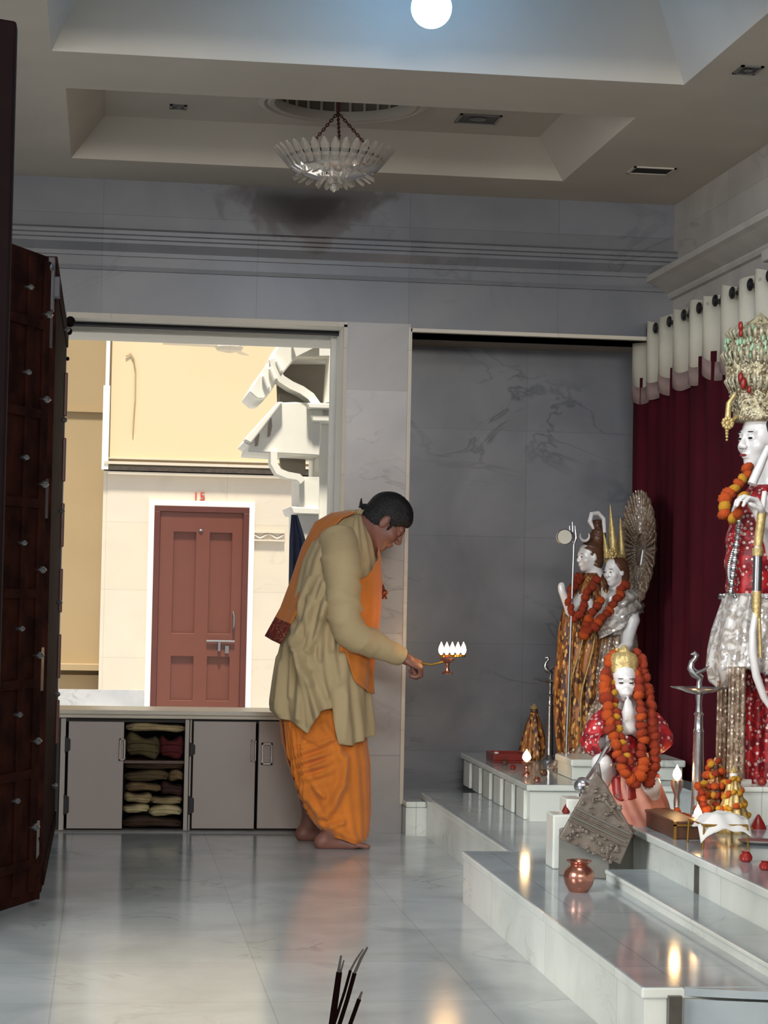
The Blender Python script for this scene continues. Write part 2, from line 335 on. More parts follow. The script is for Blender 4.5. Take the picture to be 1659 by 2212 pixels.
# ------------------------------------------------------------------ implicit surfaces (bodies)
class SDF:
    def __init__(s, lo, hi, h):
        s.lo = np.array(lo, float); s.h = h; s.n = np.ceil((np.array(hi)-s.lo)/h).astype(int)+1
        s.D = np.full(tuple(s.n), 1.0, np.float32)
        s.ax = [(s.lo[i]+h*np.arange(s.n[i])).astype(np.float32) for i in range(3)]
    def win(s, lo, hi):
        a = np.clip(np.floor((np.array(lo)-s.lo)/s.h).astype(int), 0, s.n-1); b = np.clip(np.ceil((np.array(hi)-s.lo)/s.h).astype(int)+1, 1, s.n)
        sl = tuple(slice(a[i], max(b[i], a[i]+1)) for i in range(3))
        return sl, s.ax[0][sl[0]][:, None, None], s.ax[1][sl[1]][None, :, None], s.ax[2][sl[2]][None, None, :]
    def comb(s, sl, d, k, sub):
        A = s.D[sl]
        if sub:
            hh = np.clip(.5-.5*(A+d)/k, 0, 1); s.D[sl] = A*(1-hh)-d*hh+k*hh*(1-hh)
        else:
            hh = np.clip(.5+.5*(d-A)/k, 0, 1); s.D[sl] = d*(1-hh)+A*hh-k*hh*(1-hh)
    def ball(s, c, r, R=None, k=0.012, sub=False):
        if isinstance(r, (int, float)): r = (r,)*3
        r = np.array(r, float); c = np.array(c, float); pad = r.max()+k*2+2*s.h
        sl, x, y, z = s.win(c-pad, c+pad); x = x-c[0]; y = y-c[1]; z = z-c[2]
        if R is not None:
            R = np.array(R, float); x, y, z = (R[0,0]*x+R[1,0]*y+R[2,0]*z, R[0,1]*x+R[1,1]*y+R[2,1]*z, R[0,2]*x+R[1,2]*y+R[2,2]*z)
        k0 = np.sqrt((x/r[0])**2+(y/r[1])**2+(z/r[2])**2)+1e-6; k1 = np.sqrt((x/r[0]**2)**2+(y/r[1]**2)**2+(z/r[2]**2)**2)+1e-6
        s.comb(sl, (k0*(k0-1)/k1).astype(np.float32), k, sub)
    def cone(s, a, b, ra, rb=None, k=0.012, sub=False):
        rb = ra if rb is None else rb; a = np.array(a, float); b = np.array(b, float); pad = max(ra, rb)+2*k+2*s.h
        sl, x, y, z = s.win(np.minimum(a, b)-pad, np.maximum(a, b)+pad); ab = b-a; L = ab @ ab+1e-9
        t = np.clip(((x-a[0])*ab[0]+(y-a[1])*ab[1]+(z-a[2])*ab[2])/L, 0, 1)
        d = np.sqrt((x-a[0]-t*ab[0])**2+(y-a[1]-t*ab[1])**2+(z-a[2]-t*ab[2])**2)-(ra+(rb-ra)*t)
        s.comb(sl, d.astype(np.float32), k, sub)
    def chain(s, pts, rs, k=0.015):
        for i in range(len(pts)-1): s.cone(pts[i], pts[i+1], rs[i], rs[i+1], k)
    def mesh(s):
        D = s.D; D[0], D[-1], D[:, 0], D[:, -1], D[:, :, 0], D[:, :, -1] = 1, 1, 1, 1, 1, 1
        ins = D < 0; n = s.n
        cnt = np.zeros(tuple(n-1), np.int8)
        for i in (0, 1):
            for j in (0, 1):
                for k in (0, 1): cnt += ins[i:n[0]-1+i, j:n[1]-1+j, k:n[2]-1+k]
        mixed = (cnt > 0) & (cnt < 8); idx = np.full(mixed.shape, -1, np.int64); C = np.argwhere(mixed); idx[mixed] = np.arange(len(C))
        acc = np.zeros((len(C), 3)); num = np.zeros(len(C))
        cor = [(i, j, k) for i in (0, 1) for j in (0, 1) for k in (0, 1)]
        for a in cor:
            for ax in range(3):
                if a[ax] == 1: continue
                b = list(a); b[ax] = 1
                A = C+np.array(a); B = C+np.array(b); da = D[A[:,0], A[:,1], A[:,2]]; db = D[B[:,0], B[:,1], B[:,2]]
                m = (da < 0) != (db < 0); t = np.where(m, da/(da-db+1e-12), 0)
                p = np.array(a, float)[None, :].repeat(len(C), 0); p[:, ax] += t
                acc += p*m[:, None]; num += m
        V = s.lo+(C+acc/num[:, None])*s.h
        Fs = []
        for ax in range(3):
            b1, b2 = (ax+1) % 3, (ax+2) % 3
            sa = [slice(None)]*3; sb = [slice(None)]*3; sa[ax] = slice(0, -1); sb[ax] = slice(1, None)
            ch = ins[tuple(sa)] != ins[tuple(sb)]; E = np.argwhere(ch)
            E = E[(E[:, b1] > 0) & (E[:, b2] > 0) & (E[:, b1] < n[b1]-1) & (E[:, b2] < n[b2]-1)]
            q = []
            for (o1, o2) in ((-1, -1), (0, -1), (0, 0), (-1, 0)):
                e = E.copy(); e[:, b1] += o1; e[:, b2] += o2; q.append(idx[e[:,0], e[:,1], e[:,2]])
            q = np.stack(q, 1); fl = ~ins[E[:,0], E[:,1], E[:,2]]; q[fl] = q[fl][:, ::-1]; Fs.append(q)
        return V, np.concatenate(Fs)
def frame(f, up=(0, 0, 1)):
    """columns: forward, left, up"""
    f = np.array(f, float); f /= np.linalg.norm(f); l = np.cross(up, f); l /= np.linalg.norm(l); u = np.cross(f, l)
    return np.stack([f, l, u], 1)
def head(S, c, R, s=1.0, neck=True, monkey=False, earr=1.0):
    T = lambda x, y, z: np.array(c)+s*(R @ np.array([x, y, z]))
    b = lambda p, r, k=.012, sub=False: S.ball(T(*p), tuple(s*q for q in r) if isinstance(r, tuple) else s*r, R, k*s, sub)
    b((-.015, 0, .03), (.098, .076, .09)); b((.025, 0, -.04), (.064, .058, .074), .03)
    b((.060, 0, -.096), (.022, .024, .020), .025)
    b((.080, 0, .024), (.014, .046, .012), .015)
    if monkey:
        b((.085, 0, -.055), (.035, .042, .036), .02); b((.108, 0, -.033), (.012, .016, .012), .01); b((.116, 0, -.062), (.010, .03, .006), .005)
    else:
        S.cone(T(.088, 0, .014), T(.108, 0, -.026), .008*s, .012*s, .010*s)
        for e in (1, -1): b((.100, e*.012, -.032), .009, .006)
        b((.088, 0, -.057), (.012, .022, .006), .005); b((.086, 0, -.069), (.012, .020, .0075), .005)
    for e in (1, -1):
        b((.058, e*.040, -.028), .024, .02)
        b((.102, e*.031, .002), (.016, .018, .012), .012, True); b((.078, e*.031, .002), (.013, .016, .012), .004)
        b((-.004, e*.078, -.008), (.019, .009, .034), .006)
    if neck: S.cone(T(-.02, 0, -.05), T(-.055, 0, -.16), .056*s, .062*s, .03*s)
    return T
def eyes(T, R, s, th, m='eye', x=.0895, bx=.090):
    for e in (1, -1):
        g = G(); g.ball(T(x, e*.031, .002), (.0035*s, .013*s, .0045*s), 10, 6, 0, R); obj('painted_eye', g, m, th)
        g = G(); g.ball(T(bx, e*.032, .027), (.004*s, .019*s, .0025*s), 10, 6, 0, R); obj('eyebrow', g, m, th)
def hand(S, w, d, n, side, sc=1.0, curl=(0.6, 0.8, 0.6), spread=0.06, k=0.004, thumb=None):
    """w wrist, d towards fingers, n the way the palm faces, side +1/-1 for the thumb's side"""
    w = np.array(w, float); d = np.array(d, float); d /= np.linalg.norm(d); n = np.array(n, float); n -= d*(n @ d); n /= np.linalg.norm(n)
    s = np.cross(d, n)*side
    R = np.stack([d, s, n], 1); q = lambda a, b, c: w+sc*(a*d+b*s+c*n)
    S.ball(q(.045, 0, 0), (.048*sc, .038*sc, .015*sc), R, .008); S.cone(q(-.03, 0, 0), q(.02, 0, 0), .026*sc, .024*sc, .01)
    tips = []
    for i, (o, L) in enumerate(((.029, .92), (.010, 1.05), (-.009, .98), (-.027, .78))):
        p = q(.082 if i in (1, 2) else .075, o, 0); a = 0; dirn = d+s*spread*(1.2-0.8*i); dirn /= np.linalg.norm(dirn); r = .0092*(0.9 if i == 3 else 1)
        p0 = q(.05, o*.8, 0); S.cone(p0, p, .010*sc, r*sc, k)
        for j, Ls in enumerate((.040, .026, .021)):
            a += curl[j]; v = dirn*math.cos(a)+n*math.sin(a); p2 = p+v*Ls*L*sc
            S.cone(p, p2, (r-.0006*j)*sc, (r-.0006*(j+1))*sc, .003); p = p2
        tips.append(p)
    t0 = q(.015, .022, .004); t1 = q(.045, .045, .018) if thumb is None else q(*thumb[0]); t2 = q(.07, .045, .035) if thumb is None else q(*thumb[1])
    t3 = t2+(t2-t1)*.6
    S.cone(t0, t1, .014*sc, .011*sc, .006); S.cone(t1, t2, .0105*sc, .0095*sc, .003); S.cone(t2, t3, .0095*sc, .008*sc, .003)
    return tips
# ------------------------------------------------------------------ draped cloth measured as rows of (py, x_left, x_right, half_depth)
def interp(rows, py):
    a = np.array(rows, float); return [float(np.interp(py, a[:, 0], a[:, i])) for i in range(1, a.shape[1])]
def drape(rows, Y0, hem=None, n=96, m=40, fold=None, off=0.0, phi=(0, 2*PI), top=None, pw=1.0, yfn=None, phif=None):
    closed = abs(phi[1]-phi[0]-2*PI) < 1e-6; y0 = rows[0][0] if top is None else top; rs = []
    N = n if closed else n+1
    for a in range(m+1):
        ring = []
        for i in range(N):
            t = a/m; pa, pb = phif(t) if phif else phi; ph = pa+(pb-pa)*i/n
            yb = rows[-1][0]
            if hem:
                xl, xr, hy = interp(rows, yb*0.5+y0*0.5+0.5*(yb-y0)*0.9)
                yb = hem(0.5*(xl+xr)+0.5*(xr-xl)*math.cos(ph), ph)
            py = y0+(yb-y0)*t; xl, xr, hy = interp(rows, py)
            cx, rx = 0.5*(xl+xr), 0.5*(xr-xl); c, sn = math.cos(ph), math.sin(ph)
            px = cx+rx*(abs(c)**pw)*math.copysign(1, c); yo = -hy*(abs(sn)**pw)*math.copysign(1, sn)
            p = P(px, py, Y=Y0+(yfn(py) if yfn else 0)); p = p+np.array([0, yo, 0])
            if yo: p[0] += (p[0]/(Y0))*yo*1.0; 
            dn = off+(fold(px, py, ph) if fold else 0)
            rs_n = np.array([c, -sn, 0]); p = p+rs_n*dn; ring.append(p)
        rs.append(ring)
    return rs, closed
def ridge(px, py, a, b, w, amp):
    ax, ay = a; bx, by = b; L2 = (bx-ax)**2+(by-ay)**2; t = ((px-ax)*(bx-ax)+(py-ay)*(by-ay))/L2
    tc = min(max(t, 0), 1); d = math.hypot(px-ax-tc*(bx-ax), py-ay-tc*(by-ay)); return amp*math.exp(-(d/w)**2)
MG = []
for nm_, mt in (('a', 'org'), ('b', 'dorg'), ('c', 'yel')):
    g = G(); ph_ = random.random()
    g.ball((0, 0, 0), (1, 1, .74), 30, 13, 0, None, lambda a, t: 0.13*math.sin(a*11+t*9)*math.sin(t)+0.10*math.cos(t*15))
    o_ = obj('marigold_source', g, mt, origin=(0, 0, 0), angle=0); MG.append(o_.data); bpy.data.objects.remove(o_)
def garland(name, pts, size, label, group=None, cols=(0, 1), gap=1.15, base=None, jit=0.15, cat='garland', seed=1):
    rnd = random.Random(seed); pts = [np.array(p, float) for p in pts]
    # smooth path
    Q = []
    for i in range(len(pts)-1):
        p0, p1, p2, p3 = pts[max(i-1, 0)], pts[i], pts[i+1], pts[min(i+2, len(pts)-1)]
        for k in range(20):
            t = k/20; Q.append(.5*((2*p1)+(-p0+p2)*t+(2*p0-5*p1+4*p2-p3)*t*t+(-p0+3*p1-3*p2+p3)*t**3))
    Q.append(pts[-1]); lo = min(Q, key=lambda q: q[2])
    th = thing(name, lo, label, cat, group)
    acc = size*gap; i = 0
    for a, b in zip(Q[:-1], Q[1:]):
        acc += np.linalg.norm(b-a)
        if acc >= size*gap:
            acc = 0; c = cols[i % len(cols)]
            inst('marigold', MG[c], th, b+np.array([rnd.uniform(-1, 1) for _ in range(3)])*size*jit, (rnd.uniform(0, 1.2), rnd.uniform(0, 1.2), rnd.uniform(0, 6)), size*0.62*rnd.uniform(.85, 1.12)); i += 1
    return th
# ================================================================== THE SETTING
CZ = 3.14; XR = 2.79; YB = 10.0
g = G(); g.box((-3.2, -1, -0.1), (XR, 10.9, 0)); struct('floor', g, 'floor', 'glossy pale blue-grey marble floor of the sanctum hall', 'floor')
# back wall with the serving opening and the niche
OX0, OX1, OZ1 = -0.212, 1.135, 2.475
NX0, NZ1, NYB = 1.462, 2.46, 10.62
g = G(); g.box((-3.2, YB, 0), (OX0, YB+.35, 3.7)); g.box((OX0, YB, OZ1), (OX1, YB+.35, 3.7)); g.box((OX1, YB, NZ1), (XR+.3, YB+.35, 3.7))
struct('wall_back', g, 'wall', 'grey marble back wall above the opening with a brown damp stain', 'wall')
g = G(); g.box((OX1, YB-.012, 0), (NX0, YB+.35, 2.49)); struct('wall_pillar', g, 'pillar', 'pale marble pillar strip between serving opening and niche', 'wall')
g = G(); g.box((NX0, NYB, 0), (XR+.3, NYB+.15, 3.0)); struct('wall_niche', g, 'niche', 'grey veined marble wall of the recessed niche', 'wall')
g = G(); g.box((NX0-.15, YB+.352, 0), (NX0-.002, NYB-.002, 3.0)); struct('wall_niche_side', g, 'niche', 'narrow side wall of the recessed niche', 'wall')
g = G(); g.box((NX0-.02, YB+.02, NZ1-.0), (XR+.3, NYB+.1, NZ1+.15)); struct('trim_1', g, 'greystone', 'brownish soffit over the niche', 'trim')
g = G(); g.box((XR, -3, 0), (XR+.25, NYB+.1, 3.7)); struct('wall_right', g, 'rwall', 'cream marble right wall above the curtain', 'wall')
# ceiling with two coffers
def quad(g, a, b, c, d): g.add([a, b, c, d], [(0, 1, 2, 3)])
C2 = (-.20, 2.11, 8.17, 9.53); C1 = (-.24, 2.15, 6.35, 7.60)
g = G()
def rect(g, x0, x1, y0, y1, z): quad(g, (x0, y0, z), (x0, y1, z), (x1, y1, z), (x1, y0, z))
rect(g, -3.2, C1[0], -3, YB, CZ); rect(g, C1[1], XR, -3, YB, CZ)
rect(g, C1[0], C1[1], C2[3], YB, CZ); rect(g, C1[0], C1[1], C1[3], C2[2], CZ); rect(g, C1[0], C1[1], -3, C1[2], CZ)
rect(g, C1[0], C2[0], C2[2], C2[3], CZ); rect(g, C2[1], C1[1], C2[2], C2[3], CZ)
def coffer(g, c, ins, h):
    x0, x1, y0, y1 = c; z = CZ+h; i = ins
    B = [(x0, y0, CZ), (x1, y0, CZ), (x1, y1, CZ), (x0, y1, CZ)]; T = [(x0+i, y0+i, z), (x1-i, y0+i, z), (x1-i, y1-i, z), (x0+i, y1-i, z)]
    for k in range(4): quad(g, B[k], B[(k+1) % 4], T[(k+1) % 4], T[k])
    return T
T = coffer(g, C1, .17, .33); quad(g, *T[::-1])
T = coffer(g, C2, .15, .17); z2 = CZ+.17
DC = P(748, 205, Z=z2); DC = np.array([DC[0], 8.86, z2]); DR = .30
# plate with a round hole
x0, x1, y0, y1 = C2[0]+.15, C2[1]-.15, C2[2]+.15, C2[3]-.15; NS = 64; inn = []; out = []
for k in range(NS):
    a = 2*PI*k/NS+PI/4; c, s_ = math.cos(a), math.sin(a); inn.append((DC[0]+DR*c, DC[1]+DR*s_, z2))
    tx = ((x1 if c > 0 else x0)-DC[0])/c if abs(c) > 1e-6 else 1e9; ty = ((y1 if s_ > 0 else y0)-DC[1])/s_ if abs(s_) > 1e-6 else 1e9
    t = min(tx, ty); out.append((DC[0]+t*c, DC[1]+t*s_, z2))
g.rings([inn, out], cap=False)
for cx_, cy_ in ((x0, y0), (x1, y0), (x1, y1), (x0, y1)):
    k = min(range(NS), key=lambda q: -((out[q][0] == out[q][0])*0)+abs(math.atan2(cy_-DC[1], cx_-DC[0])-math.atan2(out[q][1]-DC[1], out[q][0]-DC[0])))
    a_ = math.atan2(cy_-DC[1], cx_-DC[0]); best = sorted(range(NS), key=lambda q: abs(((math.atan2(out[q][1]-DC[1], out[q][0]-DC[0])-a_+PI) % (2*PI))-PI))[:2]
    g.add([(cx_, cy_, z2), out[best[0]], out[best[1]]], [(0, 1, 2)])
struct('ceiling', g, 'ceil', 'cream plaster ceiling with two sunken coffers', 'ceiling')
g = G(); g.lathe(DC, [(DR+.07, -.004), (DR+.07, -.016), (DR+.045, -.022), (DR+.035, -.010), (DR+.02, -.022), (DR, -.018), (DR-.012, .0), (DR-.012, .02)], 64, cap=False)
struct('trim_2', g, 'ceil', 'round moulding ring of the small ceiling dome', 'trim', smooth=True)
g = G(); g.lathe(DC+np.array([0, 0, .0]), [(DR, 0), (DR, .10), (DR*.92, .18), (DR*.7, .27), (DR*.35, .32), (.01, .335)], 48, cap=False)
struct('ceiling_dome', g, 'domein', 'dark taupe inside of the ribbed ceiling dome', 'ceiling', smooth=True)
g = G()
for k in range(28):
    a = 2*PI*k/28; pr = [(DR-.006, .01), (DR-.006, .10), (DR*.92-.008, .18), (DR*.7-.008, .265), (DR*.35, .312)]
    g.tube([DC+np.array([r*math.cos(a), r*math.sin(a), h]) for r, h in pr], .007, 6)
struct('trim_3', g, 'ceil', 'pale ribs inside the ceiling dome', 'trim', smooth=True)
g = G(); g.box((-3.2, -3, 3.72), (XR+.25, 10.9, 3.8)); g.box((XR, -3, 3.6), (XR+.25, 10.9, 3.75)); g.box((-3.2, YB+.35, 3.5), (XR+.25, 10.5, 3.75))
struct('roof', g, 'greystone', 'unseen roof slab added to block the sun', 'roof')  # unseen slab above the ceiling, put in to keep the sun out
# cornices: extruded profiles
def cornice(name, prof, a, b, out, mt, label):
    """prof: (distance from wall, z)"""
    a = np.array(a, float); b = np.array(b, float); o = np.array(out, float)
    pts = [a+o*d+np.array([0, 0, z]) for d, z in prof]; g = G(); g.prism(pts, b-a); return struct(name, g, mt, label, 'cornice')
zt = P(700, 516, Y=YB)[2]; zb = P(700, 572, Y=YB)[2]; z6 = P(700, 600, Y=YB)[2]
cornice('trim_4', [(-.01, zb), (.02, zb), (.02, zb+.02), (.05, zt-.07), (.05, zt-.055), (.062, zt-.05), (.062, zt-.035), (.075, zt-.03), (.075, zt-.012), (.06, zt), (-.01, zt)], (-3.1, YB, 0), (XR, YB, 0), (0, -1, 0), 'wall', 'stepped grey marble cornice along the back wall')
cornice('trim_5', [(-.01, z6-.006), (.018, z6-.006), (.022, z6+.012), (.0, z6+.016), (-.01, z6+.016)], (-3.1, YB, 0), (XR, YB, 0), (0, -1, 0), 'wall', 'thin grey marble ledge below the back cornice')
cornice('trim_6', [(-.01, 2.66), (.02, 2.665), (.03, 2.68), (.03, 2.69), (.115, 2.735), (.14, 2.745), (.14, 2.775), (.12, 2.79), (-.01, 2.79)], (XR, YB, 0), (XR, 2, 0), (-1, 0, 0), 'rwall', 'cream cornice along the right wall')
# thin frames of the openings
g = G()
for a, b in (((OX0, YB-.022, OZ1-.012), (OX1+.012, YB+.0, OZ1+.012)), ((OX1-.005, YB-.022, 0.5), (OX1+.014, YB+.0, OZ1)), ((NX0-.012, YB-.02, .14), (NX0+.006, YB+.02, NZ1+.012)), ((NX0, YB-.02, NZ1-.008), (XR, YB+.02, NZ1+.010))): g.box(a, b)
struct('trim_7', g, 'offwhite', 'thin pale edging round the opening and the niche', 'trim')
g = G(); zr = P(450, 712, Y=YB+.2)[2]; g.box((OX0, YB+.2, zr-.008), (OX1, YB+.22, zr+.016)); struct('trim_8', g, 'black', 'black rail under the lintel of the serving opening', 'trim')
g = G(); g.box((-.6, YB+.36, 2.437), (1.3, YB+.7, 2.9)); struct('trim_9', g, 'whitestone', 'white beam outside the serving opening', 'trim')
g = G(); g.box((OX1-.03, YB+.3, .5), (OX1+.0, YB+.36, OZ1)); g.box((OX1-.005, YB+.0, .5), (OX1-.001, YB+.3, OZ1-.006)); g.box((OX0, YB+.0, OZ1-.006), (OX1, YB+.36, OZ1-.001)); struct('trim_10', g, 'whitestone', 'white jamb and soffit lining of the serving opening, courtyard light painted in', 'trim')  # thin white lining on jamb and soffit; courtyard light put into its colour
# ---- courtyard beyond the opening
YF = 19.0
zm = P(430, 1020, Y=YF)[2]; xl = P(222, 1100, Y=YF)[0]
g = G(); g.box((-6, YB+.35, -.1), (8, 24, -.0)); struct('floor_courtyard', g, 'greymarb', 'pale courtyard paving beyond the opening', 'floor')
DX0, DX1, DZ1 = P(330, 1250, Y=YF)[0], P(535, 1250, Y=YF)[0], P(430, 1094, Y=YF)[2]
g = G(); g.box((xl, YF, 0), (DX0, YF+.2, zm)); g.box((DX1, YF, 0), (5, YF+.2, zm)); g.box((DX0, YF, DZ1), (DX1, YF+.2, zm)); g.box((DX0-.1, YF+.2, 0), (DX1+.1, YF+.3, DZ1+.2))
struct('wall_far', g, 'offwhite', 'sunlit cream tiled wall across the courtyard', 'wall')
g = G(); g.box((xl+.05, YF+.0, zm-.02), (5, YF+.4, 6.5)); struct('wall_far_upper', g, 'cream', 'plain cream upper wall across the courtyard', 'wall')
g = G(); g.box((xl, YF-.09, zm+.05), (5, YF+.02, zm+.075)); g.box((xl, YF-.06, zm-.04), (5, YF+.02, zm-.015)); g.box((xl, YF-.05, zm+.10), (5, YF+.02, zm+.112)); struct('trim_11', g, 'offwhite', 'cream string course across the far wall', 'trim')
g = G(); g.box((xl, YF-.05, zm-.004), (5, YF+.02, zm+.035)); struct('trim_12', g, 'granite', 'dark mottled band within the far string course', 'trim')
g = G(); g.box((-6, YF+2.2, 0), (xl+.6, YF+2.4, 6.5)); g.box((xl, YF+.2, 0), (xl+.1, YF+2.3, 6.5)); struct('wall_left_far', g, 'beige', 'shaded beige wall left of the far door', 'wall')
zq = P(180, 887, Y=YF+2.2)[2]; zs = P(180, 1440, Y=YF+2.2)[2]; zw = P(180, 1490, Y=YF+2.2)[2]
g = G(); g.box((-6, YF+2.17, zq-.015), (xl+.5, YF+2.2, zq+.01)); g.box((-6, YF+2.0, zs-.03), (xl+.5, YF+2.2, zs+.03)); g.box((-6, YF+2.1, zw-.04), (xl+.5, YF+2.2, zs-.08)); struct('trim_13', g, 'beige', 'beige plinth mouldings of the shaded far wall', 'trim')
zk = P(260, 1490, Y=YF)[2]
g = G(); g.box((-3, YF-.03, 0), (DX0-.05, YF, zk)); struct('baseboard_far', g, 'greymarb', 'grey streaked marble plinth left of the far door', 'baseboard')
# far door number 15
th = thing('door_1', (.5*(DX0+DX1), YF-.02, 0), 'brown panelled door under the red number 15', 'door'); th['kind'] = 'structure'
g = G(); fw = .055; z0 = P(430, 1531, Y=YF)[2]; w_ = DX1-DX0
g.box((DX0-.0, YF-.05, 0), (DX0+fw, YF+.05, DZ1-fw)); g.box((DX1-fw, YF-.05, 0), (DX1, YF+.05, DZ1-fw)); g.box((DX0, YF-.05, DZ1-fw), (DX1, YF+.05, DZ1)); obj('door_frame', g, 'brownd', th, False, .004)
dx0, dx1, dz1 = DX0+fw, DX1-fw, DZ1-fw
g = G(); g.box((dx0, YF+.0, 0), (dx1, YF+.03, dz1))
px2x = lambda px, py=1300: P(px, py, Y=YF)[0]; py2z = lambda py, px=430: P(px, py, Y=YF)[2]
PX_ = [(372, 420), (450, 498)]; PY_ = [(1150, 1368), (1418, 1560)]
cols_ = [dx0, px2x(372), px2x(420), px2x(450), px2x(498), dx1]; rows_ = [dz1, py2z(1150), py2z(1368), py2z(1418), max(.12, py2z(1580)), 0]
for i in (0, 2, 4): g.box((cols_[i], YF-.03, 0), (cols_[i+1], YF, dz1))
for i in (0, 2, 4): g.box((dx0+.001, YF-.0295, rows_[i+1]), (dx1-.001, YF, rows_[i]))
obj('door_panel', g, 'brown', th, False, .004)
g = G(); zb_ = py2z(1384); g.tube([(px2x(447), YF-.05, zb_), (px2x(508), YF-.05, zb_)], .011, 8); g.tube([(px2x(475), YF-.05, zb_), (px2x(475), YF-.05, zb_-.09)], .016, 8); g.box((px2x(488), YF-.045, zb_-.11), (px2x(496), YF-.03, zb_-.04)); obj('door_bolt', g, 'steel', th)
g = G(); g.tube([(px2x(504), YF-.03, py2z(1320)), (px2x(505), YF-.07, py2z(1328)), (px2x(505), YF-.07, py2z(1352)), (px2x(504), YF-.03, py2z(1360))], .010, 8); obj('door_handle', g, 'steel', th)
g = G(); g.ball((px2x(430), YF-.035, py2z(1146)), (.022, .012, .012)); obj('peephole', g, 'steel', th)
# pale surround of the door and the doorstep
g = G(); fx = .05; g.box((DX0-fx, YF-.04, 0), (DX0, YF, DZ1)); g.box((DX1, YF-.04, 0), (DX1+fx, YF, DZ1)); g.box((DX0-fx, YF-.04, DZ1), (DX1+fx, YF, DZ1+fx)); struct('trim_14', g, 'whitestone', 'white surround of the brown far door', 'trim')
# digits
cu = bpy.data.curves.new('txt', 'FONT'); cu.body = '15'; cu.size = .12; cu.extrude = .004; cu.align_x = 'CENTER'
to = bpy.data.objects.new('txt', cu); COL.objects.link(to); dg = bpy.context.evaluated_depsgraph_get(); me = bpy.data.meshes.new_from_object(to.evaluated_get(dg)); me.name = 'door_number'
bpy.data.objects.remove(to); me.materials.clear(); me.materials.append(M['red'])
to = bpy.data.objects.new('door_number', me); COL.objects.link(to); q = P(430, 1083, Y=YF-.012); to.location = q; to.rotation_euler = (PI/2, 0, 0); tag(to, 'red painted number 15 on the wall above the brown door', 'number sign')
# stone frieze right of the door
g = G(); fa, fb = P(541, 1149, Y=YF), P(614, 1168, Y=YF)
g.box((fa[0], YF-.035, fa[2]-.008), (fb[0], YF, fa[2]+.008)); g.box((fa[0], YF-.035, fb[2]-.008), (fb[0], YF, fb[2]+.008))
pts = [(fa[0]+(fb[0]-fa[0])*t, YF-.02, .5*(fa[2]+fb[2])+.018*math.sin(t*PI*4+1.2)) for t in [i/24 for i in range(25)]]; g.tube(pts, .010, 6)
g.box((fa[0], YF-.012, fb[2]), (fb[0], YF, fa[2])); tag(obj('carved_frieze', g, 'offwhite'), 'small cream carved frieze right of the brown far door', 'frieze')
# wire on the far wall
g = G(); w = [P(*q, Y=YF-.012) for q in ((272, 770), (282, 764), (289, 775), (293, 800), (292, 860), (289, 900), (287, 940))]; g.tube(w, .0065, 6); tag(obj('wall_wire', g, 'beige'), 'thin wire hanging down the sunlit cream upper wall', 'wire')
g = G(); a_, b_ = P(235, 728, Y=YF-.1), P(229, 1005, Y=YF-.1); m_ = P(229, 832, Y=YF-.1)
g.box((a_[0]-.02, YF-.08, m_[2]), (a_[0]+.015, YF+.1, 4.5)); g.box((b_[0]-.04, YF-.08, zm), (b_[0]+.02, YF+.1, m_[2])); struct('trim_15', g, 'whitestone', 'pale corner strip of the cream upper wall', 'trim')
# ceiling fan outside
fc = P(495, 750, Y=17.0); th = thing('ceiling_fan', fc, 'beige ceiling fan hanging before the cream upper wall', 'ceiling fan')
g = G(); g.lathe(fc, [(.02, .05), (.09, .03), (.12, .0), (.10, -.03), (.03, -.045)], 24); obj('motor', g, 'offwhite', th)
g = G(); g.tube([fc+np.array([0, 0, .03]), fc+np.array([0, 0, 1.0])], .012, 8); obj('rod', g, 'offwhite', th)
for k in range(3):
    a = math.radians(195+120*k); g = G(); u = np.array([math.cos(a), math.sin(a), 0]); v = np.array([-u[1], u[0], .15])
    pts = [fc+u*.1-v*.03, fc+u*.55-v*.06, fc+u*.57+v*.02, fc+u*.1+v*.03]; g.prism(pts, (0, 0, .006)); obj('blade', g, 'offwhite', th, False)
# white carved pillar outside, right edge of the opening
YC = 12.2
def CP(px, py, y=YC): return P(px, py, Y=y)
def pp(g, poly, y0=YC, d=.6, mi=0): g.prism([CP(a, b, y0) for a, b in poly], (0, d, 0), mi)
cb = CP(705, 1500); cb[2] = 0; th = thing('carved_pillar', cb, 'white carved stone pillar with curved brackets, sun glare put into its white', 'pillar')  # white stone with the glare of full sun put into its tone
g = G(); pp(g, [(688, 870), (740, 870), (740, 1700), (688, 1700)]); obj('shaft', g, 'whitestone', th, False)
g = G(); pp(g, [(646, 1030), (690, 1030), (690, 1100), (646, 1096)], YC-.05, .5); pp(g, [(628, 1094), (690, 1098), (690, 1112), (634, 1110)], YC-.08, .6); pp(g, [(640, 1110), (690, 1112), (690, 1760), (640, 1760)], YC-.03, .5); obj('lower_block', g, 'whitestone', th, False, .006)
g = G(); pp(g, [(606, 735), (590, 768), (562, 806), (538, 846), (556, 862), (570, 862), (584, 848), (600, 820), (640, 772), (740, 772), (740, 735)], YC-.1, .7)
for i in range(3): pp(g, [(566+i*14, 812-i*16), (572+i*14, 806-i*16), (584+i*14, 836-i*18), (578+i*14, 844-i*18)], YC-.13, .05)
obj('upper_eave', g, 'whitestone', th, False, .008)
def sbr(pts, w, y0, d):
    g = G(); pts = [np.array(p, float) for p in pts]; L = []; Rr = []
    for i, p in enumerate(pts):
        t = pts[min(i+1, len(pts)-1)]-pts[max(i-1, 0)]; t /= np.linalg.norm(t); nn = np.array([-t[1], t[0]]); L.append(p+nn*w/2); Rr.append(p-nn*w/2)
    for i in range(len(pts)-1): g.prism([CP(*L[i], y0), CP(*L[i+1], y0), CP(*Rr[i+1], y0), CP(*Rr[i], y0)], (0, d, 0))
    return g
